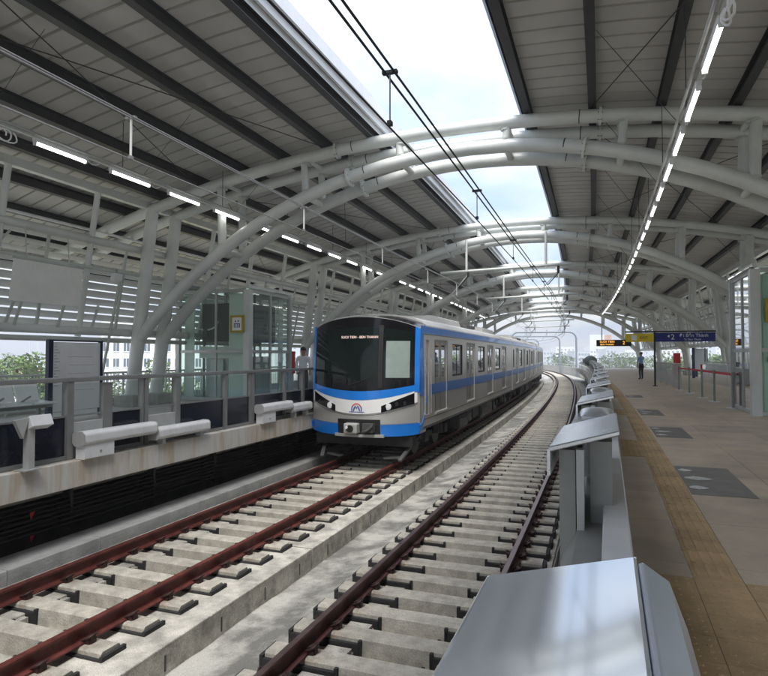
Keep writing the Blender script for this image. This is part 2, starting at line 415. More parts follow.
# cable runs in the recess under the left platform
for i, (z, u) in enumerate(((.50, -8.0), (.36, -8.05), (.18, -7.95), (.05, -8.05))):
    m = MB(); m.box(-2, 70, u-.12, u+.02, z-.035, z+.02); m.build('cable_tray', 'under', platL)
for i in range(7):
    u0 = -7.85+.02*i; pts = [W(-2+.5*j, u0, .42-.065*i+.006*math.sin(j*.9+i)) for j in range(70)]
    m = MB(); m.tube(pts, .018, 5); m.build('cable', 'cable', platL)
for i in range(9):
    s = 3.4+i*1.85
    m = MB(); m.box(s, s+.05, -8.15, -7.8, -.1, .7); m.build('cable_bracket', 'under', platL)
for s in (6.35, 6.36):
    z = .34 if s < 6.355 else .02
    m = MB(); m.add([W(s, -7.75, z), W(s+.09, -7.75, z+.005), W(s+.02, -7.75, z-.11)], [(0, 2, 1)]); m.build('marker_tab', 'red', platL)
# floor tiles of the right platform (near ones one by one)
tm = {}
def tile_mesh(w, l, mname, h=.006):
    m = MB(); e = .006; m.raw(0, w-e, 0, l-e, -h, 0); return m.mesh('floor_tile', mname)
TW, TL = .9, 1.2
tmesh = tile_mesh(TW, TL, 'tile', .014)
m = MB(); m.box(-18, PE, .5, 8.2, 1.06, 1.088); m.build('screed', 'joint', platR)
NT = 0
for i in range(22):
    for j in range(8):
        s0 = -1.2+i*TL; u0 = .818+j*TW
        inst(tmesh, 'floor_tile', platR, W(s0, u0, 1.1), head(s0+TL/2)); NT += 1
m = MB(); m.box(-1.2+22*TL, PE, .82, 8.12, 1.085, 1.1); m.build('far_paving', 'tile', platR)
# edge strip between barrier and guide path, with tan zones at the gates
edge_tile = tile_mesh(.40, 1.2, 'tile', .014)
for i in range(60):
    s0 = 1.2*i-1.2
    if s0 > PE-2: break
    inst(edge_tile, 'edge_tile', platR, W(s0, .105, 1.1), head(s0+.6))
tp = thing('tactile_path', 8, .7, 1.1, kind='structure')
def guide_tile(dots=False):
    m = MB(); m.raw(0, .295, 0, .295, -.012, .0)
    if dots:
        for i in range(4):
            for j in range(4):
                x, y = .045+.068*i, .045+.068*j; q = [(x+.016*math.cos(a*1.0472), y+.016*math.sin(a*1.0472), z) for z in (0, ) for a in range(6)]
                q2 = [(x+.011*math.cos(a*1.0472), y+.011*math.sin(a*1.0472), .005) for a in range(6)]
                m.add(q+q2, [(a, (a+1) % 6, 6+(a+1) % 6, 6+a) for a in range(6)]+[tuple(range(6, 12))])
    else:
        for i in range(4):
            x = .04+.072*i; m.hexa([(x-.018, .01, 0), (x+.018, .01, 0), (x+.018, .285, 0), (x-.018, .285, 0), (x-.012, .015, .010), (x+.012, .015, .010), (x+.012, .28, .010), (x-.012, .28, .010)])
    return m.mesh('tactile_tile', 'tactile')
gt, dt = guide_tile(), guide_tile(True)
ZON = [(-1, 4.42), (9.6, 11.3), (16.2, 17.7), (22.6, 24.1), (29, 30.5), (36, 37.5)]
def inzone(s): return any(a <= s < b for a, b in ZON)
# the strip itself: u .52 - .90 (guide bars), tan dots reach in to the barrier at the gates
m = MB(); m.box(26, PE, .515, .812, 1.086, 1.104); m.build('far_guide_strip', 'tactile', tp)
s = -.9; 
while s < 26:
    dz = inzone(s)
    for u0 in (.515,):
        inst(dt if dz else gt, 'tactile_tile', tp, W(s, u0, 1.106), head(s))
    if dz:
        inst(dt, 'tactile_tile', tp, W(s, .215, 1.107), head(s))
        if s < 4.4: inst(dt, 'tactile_tile', tp, W(s, .815, 1.1065), head(s))
    s += .3
# dark boarding mats with white marks
for i, (s0, s1, u0, u1) in enumerate(((7.2, 8.95, .83, 1.46), (12.0, 13.7, .86, 1.46), (16.3, 18.0, .86, 1.4), (23.0, 24.4, .86, 1.4), (2.75, 4.2, 1.14, 1.75))):
    o = thing('boarding_mark', s0, (u0+u1)/2, 1.1, label='dark grey boarding box with white marks, %s' %
              ('nearest whole one beside the guide strip', 'second one along the guide strip', 'third one along the guide strip', 'farthest one along the guide strip', 'cut off by the picture edge')[i],
              cat='floor marking', group='boarding boxes on the platform floor')
    m = MB(); m.box(s0, s1, u0, u1, 1.1, 1.1045); m.build('box_field', 'mat_grey', o)
    L = s1-s0; w = u1-u0
    for j, (a, c, ls, lu) in enumerate(((s1-.18*L, u0+.10, .10, .085), (s1-.48*L, u0+.19, .13, .16), (s1-.80*L, u0+.12, .11, .10))):
        pts = [(a-ls*.35, c-lu), (a-ls, c-lu*.2), (a-ls*.6, c+lu*.55), (a, c+lu), (a+ls*.6, c+lu*.45), (a+ls, c-lu*.25), (a+ls*.3, c-lu*.95)]
        m = MB(); m.add([W(x, y, 1.109) for x, y in pts], [tuple(range(len(pts)))]); m.build('arrow_mark', 'white_paint_mark', o)
m = MB(); m.box(-18, PE, -14.55, -8.0, 1.08, 1.1); m.build('platform_paving', 'tile_l', platL)

# ================================================================== TRACKS
RAILP = [(-.070, -.165), (.070, -.165), (.070, -.152), (.016, -.138), (.010, -.125), (.010, -.045), (.034, -.032), (.036, -.008), (.030, 0), (-.030, 0), (-.036, -.008), (-.034, -.032), (-.010, -.045), (-.010, -.125), (-.016, -.138), (-.070, -.152)]
def sleeper_mesh():
    m = MB(); L, zt, zb = 1.10, -.172, -.45
    def prism(x0, x1, wt, wb, z0, z1, mi, ch=0.018):
        p = []
        for x in (x0, x1):
            p += [(x, -wb, z0), (x, wb, z0), (x, wt, z1-ch), (x, wt-ch, z1), (x, -wt+ch, z1), (x, -wt, z1-ch)]
        m.add(p, [(0, 1, 7, 6), (1, 2, 8, 7), (2, 3, 9, 8), (3, 4, 10, 9), (4, 5, 11, 10), (5, 0, 6, 11), (5, 4, 3, 2, 1, 0), (6, 7, 8, 9, 10, 11)], mi)
    prism(-L, L, .115, .135, zb, zt, 0)
    return m.mesh('sleeper', 'sleeper')
def boot_mesh():
    m = MB()
    m.raw(.36, 1.135, -.155, .155, -.45, -.225); m.raw(.345, .375, -.155, .155, -.45, -.19); m.raw(1.105, 1.14, -.15, .15, -.45, -.20)
    return m.mesh('rubber_boot', 'rubber')
def boot_mesh_l():
    m = MB(); m.add([(-p[0], -p[1], p[2]) for p in []], []); 
    m.raw(-1.135, -.36, -.155, .155, -.45, -.225); m.raw(-.375, -.345, -.155, .155, -.45, -.19); m.raw(-1.14, -1.105, -.15, .15, -.45, -.20)
    return m.mesh('rubber_boot', 'rubber')
def filler_mesh():                     # pale filler block between the sleepers on the inner side of a rail
    m = MB(); m.raw(-.125, .125, -.10, .10, -.42, -.262); return m.mesh('filler_block', 'slab')
def clip_mesh():                       # shoulder and spring clip on one side of a rail; x points away from the rail
    m = MB(); m.raw(.055, .12, -.045, .045, -.175, -.135); m.raw(.075, .13, -.03, .03, -.175, -.105)
    pts = [(.03, -.05, -.145), (.07, -.055, -.125), (.125, -.045, -.10), (.14, 0, -.085), (.125, .05, -.10), (.085, .06, -.118), (.05, .03, -.13), (.03, .0, -.142)]
    m.tube(pts, .011, 5); return m.mesh('spring_clip', 'clip')
SM, BR, BL, FM, CM = sleeper_mesh(), boot_mesh(), boot_mesh_l(), filler_mesh(), clip_mesh()
def mirror_mesh(me, name):
    c = me.copy(); c.name = name
    for v in c.vertices: v.co.x = -v.co.x
    c.flip_normals(); return c
CML = mirror_mesh(CM, 'spring_clip')
def track(uc, label, rmat, topm, s_first, n_near, s_last, sh):
    t = thing('railway_track', 8, uc, -.2, label=label, cat='railway track')
    for sd in (-1, 1):
        m = MB(); m.sect([(uc+sd*.7525+x, z) for x, z in RAILP], -3, s_last, .8)
        # polished head as its own material
        k = len(RAILP); m.mi = [1 if (i < len(m.f)-2 and i % k == 8) else 0 for i in range(len(m.f))]
        m.sm = [False]*len(m.f)
        m.build('rail', [rmat, topm], t)
    SP = .55; i = 0; s = s_first; far = MB(); farb = MB(); farc = MB()
    while s < s_last-1:
        h = head(s)
        if i < 190:
            o = inst(SM, 'sleeper', t, W(s, uc, random.uniform(-.004, .004)), h+random.uniform(-.006, .006))
            if i < n_near:
                o2 = inst(BR, 'rubber_boot', o, W(s, uc, 0), h); o2 = inst(BL, 'rubber_boot', o, W(s, uc, 0), h)
                for sd in (-1, 1):
                    inst(FM, 'filler_block', t, W(s+SP/2, uc+sd*.555, random.uniform(-.01, .008)), h)
                    for sg, me in ((1, CM), (-1, CML)):
                        inst(me, 'spring_clip', o, W(s, uc+sd*.7525, 0), h)
            else:
                ax, ay, az = axes(s)
                for sd in (-1, 1):
                    farb.lbox(W(s, uc+sd*.75, -.33), ax*.39, ay*.155, az*.11)
                    for sg in (-1, 1): farc.lbox(W(s, uc+sd*.7525+sg*.085, -.14), ax*.04, ay*.05, az*.035)
        else:
            ax, ay, az = axes(s); far.lbox(W(s, uc, -.31), ax*1.1, ay*.12, az*.14)
        i += 1; s += SP
    if farb.v: farb.build('far_rubber_boots', 'rubber', t, kind='stuff'); farc.build('far_rail_clips', 'clip', t, kind='stuff')
    if far.v: far.build('far_sleepers', 'sleeper', t, kind='stuff')
track(UL, 'left railway track with red rails on concrete sleepers, running under the train', 'rail_red', 'rail_red', .10, 30, 60, 0)
track(UR, 'right railway track with maroon rails, empty, curving away beside the near platform', 'rail_maroon', 'rail_shine', .11, 46, 149, 0)

# ================================================================== ROOF
UC = -3.0
FR = [14.2, 25.2, 37.2, 50.0, 63.5, 77.0]; FD = 1.05
RA, RB = -16.0, 78.6
def zup(u): return 8.1-(u-UC)**2/72.0
def zlow(u): w = u-UC; return 7.57-13.0+math.sqrt(max(0, 169.0-w*w))
STR = [-10.0, -7.4, -4.75, -2.15, .4, 2.95, 5.2]
def arch(i, S):
    t = thing('roof_arch', S, UC, 1.1, label='white twin-pipe steel roof arch, %s one from the camera' % ORD[i], cat='arch', group='roof arches over the tracks')
    det = 10 if i < 3 else 8
    for d in (0, FD):
        s = S+d
        m = MB(); m.tube([W(s, -17.2+28.4*k/34, zup(-17.2+28.4*k/34)) for k in range(35)], .155, det+2); m.build('upper_chord', 'steel_white', t)
        pts = []
        for k in range(31):
            an = R(-49)+R(98)*k/30; pts.append(W(s, UC+13*math.sin(an), 7.57-13+13*math.cos(an)))
        m = MB(); m.tube(pts, .165, det+2); m.build('lower_chord', 'steel_white', t)
        for sd in (-1, 1):
            m = MB(); u0, u1 = UC+sd*10.12, UC+sd*9.42
            m.tube([W(s, u0, 1.3), W(s, u0+(u1-u0)*.35, 3.2), W(s, u1, zup(u1))], [.20, .20, .175], det+2); m.build('column', 'steel_white', t)
            m = MB(); m.box(s-.32, s+.32, u0-.34, u0+.34, 1.1, 1.42); m.build('pedestal', 'concrete', t, bevel=.02)
            if i < 4:
                m = MB(); m.tube([W(s, u0, 1.415), W(s, u0, 1.45)], .30, 12); m.build('base_plate', 'steel_white_d', t)
        for u in STR:
            if zup(u)-zlow(u) > .25:
                m = MB(); m.tube([W(s, u, zlow(u)), W(s, u+.06*(1 if u > UC else -1), zup(u))], .095 if abs(u-UC) < 5 else .12, det); m.build('strut', 'steel_white', t)
                if i < 3:
                    rs = .095 if abs(u-UC) < 5 else .12
                    for (zz, dz) in ((zlow(u)+.155, .02), (zup(u)-.165, .02)):
                        m = MB(); m.tube([W(s, u, zz-dz), W(s, u, zz+dz)], rs+.018, det, caps=True); m.build('weld_collar', 'steel_white_d', t)
        for u in (-6.15, -.38):
            for zz, rr in ((zlow, .165), (zup, .155)):
                if zz is zup: uu = u-.35*(1 if u > UC else -1)*-1
                else: uu = u
                tg = (W(s, uu+.02, zz(uu+.02))-W(s, uu-.02, zz(uu-.02))).normalized(); c = W(s, uu, zz(uu))
                if i < 4:
                    m = MB(); m.tube([c-tg*.03, c+tg*.03], rr+(.085 if zz is zlow else .06), 14); m.build('flange', 'steel_white', t)
                    if i < 2:
                        e1 = axes(s)[1]; e2 = tg.cross(e1)
                        for q in range(8):
                            an = q*math.pi/4; pb = c+(e1*math.cos(an)+e2*math.sin(an))*(rr+.045)
                            m = MB(); m.tube([pb-tg*.05, pb+tg*.05], .014, 6); m.build('bolt', 'alum_dark', t)
                c2 = c+tg*(.45 if u < UC else -.45)
                m = MB(); m.tube([c2-tg*.012, c2+tg*.012], rr+.004, det+2, caps=False); m.build('joint_ring', 'seam', t)
    for u in STR:
        m = MB(); m.tube([W(S, u, zlow(u)), W(S+FD, u, zlow(u))], .085, 8); m.build('cross_tie', 'steel_white', t)
        m = MB(); m.tube([W(S, u, zup(u)), W(S+FD, u, zup(u))], .07, 8); m.build('cross_tie', 'steel_white', t)
for i, S in enumerate(FR): arch(i, S)

def canopy(side):
    e = -5.58 if side < 0 else -1.64; outer = -17.3 if side < 0 else 11.3
    t = thing('canopy_roof', 20, e, zup(e), label='%s half of the grey sheet-metal station roof on dark purlins' % ('left' if side < 0 else 'right'), cat='roof')
    n = 9; sp = (outer-e)/n
    for k in range(n+1):
        u = e+sp*k; z0 = zup(u)+.165; w = .085
        if abs(u-outer) < .01: u -= side*.1
        h = .24
        m = MB(); m.sect([(u-w, z0), (u+w, z0), (u+w, z0+.018), (u+.009, z0+.022), (u+.009, z0+h-.022), (u+w, z0+h-.018), (u+w, z0+h), (u-w, z0+h), (u-w, z0+h-.018), (u-.009, z0+h-.022), (u-.009, z0+.022), (u-w, z0+.018)], RA, RB, 3.0)
        m.build('purlin', 'purlin', t)
    # deck: one sheet every half metre, each with its down-turned rib
    N = 12; L = .5; cnt = int((RB-RA)/L)
    def strip(s0, L):
        m = MB(); prof = [(0, 0), (L*.86, 0), (L*.875, .055), (L*.965, .055), (L*.985, 0)]; vs = []; fs = []
        for k in range(N+1):
            u = e-side*.12+(outer-e+side*.12)*k/N; zb = zup(u)+.41
            for ds, dz in prof: vs.append(W(s0+ds, u, zb+dz))
        q = len(prof)
        top = [p+Vector((0, 0, .09)) for p in (vs[0::q]+vs[q-1::q])]
        for k in range(N):
            for j in range(q-1): fs.append((k*q+j, k*q+j+1, (k+1)*q+j+1, (k+1)*q+j))
        m.add(vs, fs); a = len(m.v); m.v += top
        for k in range(N): m.f.append([a+k, a+k+1, a+N+1+k+1, a+N+1+k]); m.mi.append(0); m.sm.append(False)
        return m
    for i in range(cnt):
        strip(RA+i*L, L).build('roof_sheet', 'deck', t)
    # gutter and fascia along the opening
    zz = zup(e)
    if side < 0: pr = [(e+.10, zz+.36), (e+.16, zz+.30), (e+.16, zz+.52), (e+.22, zz+.52), (e+.22, zz+.40), (e+.27, zz+.40), (e+.27, zz+.66), (e+.33, zz+.66), (e+.33, zz+.58), (e+.37, zz+.58), (e+.37, zz+.86), (e+.10, zz+.86)]
    else: pr = [(e-.10, zz+.36), (e-.10, zz+.72), (e-.30, zz+.72), (e-.30, zz+.62), (e-.16, zz+.30)]
    m = MB(); m.sect(pr if side < 0 else pr[::-1], RA, RB, 3.0); m.build('gutter', 'fascia' if side < 0 else 'purlin', t)
    # thin tension rods under the deck
    for b in range(len(FR)-1):
        s0, s1 = FR[b]+FD+.2, FR[b+1]-.2
        for (k0, k1) in ((1, 4), (4, 1), (4, 7)):
            ua, ub = e+sp*k0, e+sp*k1
            m = MB(); m.tube([W(s0, ua, zup(ua)+.14), W((s0+s1)/2, (ua+ub)/2, zup((ua+ub)/2)+.13), W(s1, ub, zup(ub)+.14)], .012, 5); m.build('tension_rod', 'purlin', t)
    for (k0, k1) in ((1, 4), (4, 1)):
        ua, ub = e+sp*k0, e+sp*k1
        m = MB(); m.tube([W(1.5, ua, zup(ua)+.14), W(7.8, (ua+ub)/2, zup((ua+ub)/2)+.13), W(14.0, ub, zup(ub)+.14)], .012, 5); m.build('tension_rod', 'purlin', t)
canopy(-1); canopy(1)

# ================================================================== LOUVRED OUTER WALLS
def side_wall(side):
    lab = 'slanting wall of white louvre slats %s' % ('behind the far platform on the left' if side < 0 else 'on the outer side of the near platform')
    t = thing('louvre_wall', 12, UC+side*10, 1.1, label=lab, cat='louvre wall')
    def uw(z): return UC+side*(10.2-(z-3.25)*.6/3.6)
    S0, S1 = -15.0, 78.0
    for z, kind in ((6.98, 'b'), (5.66, 'p'), (3.25, 'p')):
        m = MB(); u = uw(z)
        if kind == 'b': m.box(S0, S1, u-.09, u+.09, z-.1, z+.1); nm = 'top_beam'
        else: m.tube([W(S0+(S1-S0)*k/50, u, z) for k in range(51)], .115, 10); nm = 'tube_beam'
        m.build(nm, 'steel_white', t)
    if side < 0:
        m = MB(); m.tube([W(S0+(S1-S0)*k/50, uw(3.02)-.05, 3.02) for k in range(51)], .07, 8); m.build('bottom_pipe', 'steel_white_d', t)
    s = -13.7; i = 0
    posts = []
    while s < S1:
        near = min(abs(s-f-FD/2) for f in FR)
        if near > .75: posts.append(s)
        s += 2.6
    for s in posts:
        m = MB(); m.tube([W(s, uw(3.1), 3.1), W(s, uw(6.95), 6.95)], .078, 8); m.build('post', 'steel_white', t)
        m = MB(); m.bar(W(s+1.3, uw(3.25)-.0, 3.3), W(s+1.3, uw(5.6), 5.6), .06, .06); m.build('mullion', 'steel_white_d', t)
        m = MB(); m.bar(W(s+.5, uw(3.3)+side*.05, 3.35), W(s+.9, uw(4.0)+side*.35, 4.0), .05); m.build('brace', 'steel_white_d', t)
        m = MB(); m.bar(W(s+.05, uw(4.9)+side*.3, 4.9), W(s+.35, uw(5.55)+side*.12, 5.5), .05); m.build('brace', 'steel_white_d', t)
    zs = [3.44+.215*k for k in range(11)]
    edges = [S0]+[f+FD/2 for f in FR]+[S1]
    for b in range(len(edges)-1):
        a, c = edges[b], edges[b+1]
        if c-a < 1.5: continue
        for z in zs:
            u = uw(z)+side*.28
            # tilted blade: high outside edge, low inside edge, with a small lip
            hv = .062 if z < 5.05 else .025; pr = [(u-side*.12, z+hv), (u+side*.115, z-hv-.02), (u+side*.135, z-hv-.008), (u-side*.10, z+hv+.013)]
            pr = pr if side > 0 else pr[::-1]
            m = MB(); m.sect(pr, a+.03, c-.03, 4.5); m.build('louvre_slat', 'louvre', t)
    # soffit pipes under the eaves outside
    for (z, du) in ((6.25, 1.3), (5.75, 2.3)):
        m = MB(); m.tube([W(S0+(S1-S0)*k/40, uw(6)+side*du, z) for k in range(41)], .04, 6); m.build('eaves_pipe', 'fascia', t)
    # cable tray on the inner face
    m = MB(); u = uw(4.92)-side*.16; m.tube([W(S0+(S1-S0)*k/50, u, 4.92) for k in range(51)], .045, 8); m.build('conduit', 'steel_white_d', t)
    for k in range(7 if side < 0 else 3):
        f = FR[min(k, 5)]-.9
        m = MB(); m.tube([W(f, uw(1.2), 1.2), W(f+.02, uw(3.3)-side*.1, 3.3), W(f+.1, uw(5.0)-side*.1, 4.92)], .04, 6); m.build('down_pipe', 'steel_white_d', t)
        if k >= 5: break
side_wall(-1); side_wall(1)

# ================================================================== METRO TRAIN
T0 = 13.73                                  # where the flat sides begin
HW = 1.40
def nose(a, z):                             # s of the rounded front at lateral fraction a, height z
    s = 13.22+.46*a*a+.05*a**8
    if z > 1.75: s += .13*((z-1.75)/1.75)**1.5
    if z < 1.0: s += .10*(1.0-z)
    return s
def patch(a0, a1, zl, zh, off, n=16, nz=6, thick=.012):
    m = MB(); vs = []; fs = []
    for i in range(n+1):
        a = a0+(a1-a0)*i/n; l, h = zl(a), zh(a)
        for j in range(nz+1):
            z = l+(h-l)*j/nz; vs.append(W(nose(a, z)-off, UL+a*HW, z))
    k = nz+1
    for i in range(n):
        for j in range(nz): fs.append((i*k+j, (i+1)*k+j, (i+1)*k+j+1, i*k+j+1))
    m.add(vs, fs, 0, True)
    # rim so that the panel has thickness
    rim = [i*k for i in range(n+1)]+[n*k+j for j in range(1, k)]+[i*k+nz for i in range(n-1, -1, -1)]+[j for j in range(nz-1, 0, -1)]
    fy = axes(T0)[1]; b = [vs[q] for q in rim]; c = [p+fy*thick for p in b]; q = len(b)
    m.add(b+c, [(i, (i+1) % q, q+(i+1) % q, q+i)[::-1] for i in range(q)])
    return m
def ztop(a): return 3.52-.235*a*a-.05*a**6
def zblk(a): return 1.74+.17*a*a
def zblu(a): return 1.53+.25*a*a
train = thing('metro_train', T0, UL, 0, label='silver and blue metro train with black windscreen on the left track', cat='train')
cab = patch(-1, 1, lambda a: .68+.05*a**6, lambda a: ztop(a), 0, 28, 14, .5).build('cab_front', 'train_silver', train)
patch(-.955, .955, zblk, lambda a: ztop(a)-.01, .020, 28, 10).build('windscreen_surround', 'black_gloss', cab)
patch(-.90, .36, lambda a: 2.0+.10*a*a, lambda a: 3.26-.14*a*a, .030, 20, 8, .01).build('windscreen', 'glass_dark', cab)
patch(.455, .90, lambda a: 2.02+.04*a*a, lambda a: 3.26-.14*a*a, .030, 8, 8, .01).build('side_windscreen', 'glass_dark', cab)
patch(.49, .86, lambda a: 2.06, lambda a: 2.93, .034, 6, 6, .004).build('window_blind', 'blind', cab)
patch(.37, .445, lambda a: 1.82, lambda a: 3.33-.14*a*a, .055, 3, 8, .03).build('pillar', 'black_part', cab)
patch(-.955, .955, zblu, zblk, .026, 28, 5).build('blue_front_band', 'blue', cab)
for sd in (-1, 1):
    f0, f1 = (.93, 1.0) if sd > 0 else (-1.0, -.93)
    patch(f0, f1, lambda a: 1.72, lambda a: ztop(a)-.005, .028, 4, 8).build('blue_side_frame', 'blue', cab)
patch(-.97, .97, lambda a: 1.20+.30*a*a, zblu, .022, 28, 5).build('white_front_band', 'train_white', cab)
for a0, a1 in ((-1.0, -.37), (.40, 1.0)):
    patch(a0, a1, lambda a: .68+.05*a**6, lambda a: .94+.05*a*a, .018, 10, 4, .1).build('blue_skirt', 'blue', cab)
for sd in (-1, 1):
    def hz(a): b = abs(a); return 1.30+.20*max(0, (b-.42)/.5)
    def hh(a): b = abs(a); return 1.40+.30*max(0, (b-.42)/.5)
    a0, a1 = (.42, .93) if sd > 0 else (-.93, -.42)
    hl = patch(a0, a1, lambda a: hz(a)-.06, lambda a: hh(a)-.005, .03, 8, 3).build('headlight', 'black_gloss', cab)
    a = sd*.53; z = 1.385; c = W(nose(a, z)-.036, UL+a*HW, z); fy = axes(T0)[1]
    m = MB(); m.tube([c-fy*.012, c+fy*.02], .05, 16); m.build('lamp', 'lamp', hl)
    m = MB(); m.tube([c-fy*.006, c+fy*.03], .08, 16); m.build('lamp_rim', 'lens', hl)
    for q in (.66, .78):
        a = sd*q; z = 1.43+.09*(q-.5); c = W(nose(a, z)-.034, UL+a*HW, z); m = MB(); m.tube([c-fy*.004, c+fy*.02], .05, 12); m.build('marker_lamp', 'black_part', hl)
# coupler recess and coupler
patch(-.37, .40, lambda a: .70, lambda a: 1.075, .020, 8, 3, .03).build('coupler_recess', 'black_part', cab)
patch(-.43, .46, lambda a: .655, lambda a: .715+.03*abs(a), .05, 10, 2, .06).build('coupler_lip', 'alum_matt', cab)
ax, ay, az = axes(T0)
cc = W(13.15, UL-.10, .87)
cp = MB().lbox(cc, ax*.17, ay*.13, az*.12); cp = cp.build('coupler', 'alum_matt', cab, bevel=.03)
m = MB(); m.tube([cc-ay*.16, cc-ay*.12], .085, 14); m.build('coupler_face', 'black_part', cp)
m = MB(); m.tube([cc-ay*.185+ax*-.07+az*.03, cc-ay*.12+ax*-.07+az*.03], .035, 8); m.build('coupler_pin', 'lens', cp)
m = MB(); m.lbox(cc+ax*.42+az*.02, ax*.13, ay*.08, az*.10); m.tube([cc+ax*.3-ay*.1-az*.08, cc+ax*.45-ay*.12-az*.02, cc+ax*.55-ay*.08+az*.08], .03, 6); m.build('hose_box', 'under_grey', cab)
# wipers
for a, b, z1 in ((-.15, .2, 2.5), (.62, .66, 2.4)):
    m = MB(); m.tube([W(nose(a, 1.86)-.05, UL+a*HW, 1.86), W(nose(b, 2.15)-.06, UL+b*HW, 2.05)], .012, 5); m.build('wiper', 'black_part', cab)
# emblem: red arc over a blue M
def front_ribbon(pts, w, mname, nm, off=.038):
    m = MB(); vs = []
    for i, (a, z) in enumerate(pts):
        p0, p1 = pts[max(i-1, 0)], pts[min(i+1, len(pts)-1)]; dx, dz = (p1[0]-p0[0])*HW, p1[1]-p0[1]; l = math.hypot(dx, dz); nx, nz2 = -dz/l*w/2, dx/l*w/2
        for sg in (-1, 1):
            aa, zz = a+sg*nx/HW, z+sg*nz2; vs.append(W(nose(aa, zz)-off, UL+aa*HW, zz))
    m.add(vs, [(2*i, 2*i+2, 2*i+3, 2*i+1) for i in range(len(pts)-1)]); return m.build(nm, mname, cab)
ec, er = (.0, 1.32), .125
front_ribbon([(ec[0]+er/HW*math.cos(R(t)), ec[1]+er*math.sin(R(t))) for t in range(150, 29, -10)], .022, 'logo_red', 'emblem_arc')
front_ribbon([(ec[0]+er/HW*math.cos(R(t)), ec[1]+er*math.sin(R(t))) for t in range(205, 149, -11)], .024, 'logo_blue', 'emblem_arc')
front_ribbon([(ec[0]+er/HW*math.cos(R(t)), ec[1]+er*math.sin(R(t))) for t in range(30, -26, -11)], .024, 'logo_blue', 'emblem_arc')
front_ribbon([(-.06, 1.275), (-.04, 1.345), (-.023, 1.385), (0, 1.335), (.023, 1.385), (.04, 1.345), (.06, 1.275)], .028, 'logo_blue', 'emblem_letter', .040)
front_ribbon([(-.14, 1.25), (.14, 1.25)], .014, 'logo_blue', 'emblem_line', .038)
for zz in (.95, 1.16):
    front_ribbon([(-.98+1.96*q/20, zz+(.05 if zz < 1 else .30)*(-.98+1.96*q/20)**2) for q in range(21)], .010, 'seam', 'panel_gap', .034 if zz < 1 else .026)
put_text('SUOI TIEN - BEN THANH', .085, 'text_led', cab, W(nose(.03, 3.02)-.048, UL+.05, 3.02), ax, az+ay*.1, 'destination_display')
# lower brackets under the cab
for sd in (-1, 1):
    m = MB(); m.bar(W(14.25, UL+sd*1.22, .62), W(13.4, UL+sd*1.0, .12), .09, .05); m.build('rail_guard', 'under_grey', train)
    m = MB(); m.bar(W(13.7, UL+sd*.95, .16), W(13.55, UL+sd*.55, .14), .14, .04); m.build('guard_plate', 'under_grey', train)
m = MB(); m.box(13.62, 13.95, UL-1.25, UL+1.25, .42, .66); m.build('cab_apron', 'black_part', train)

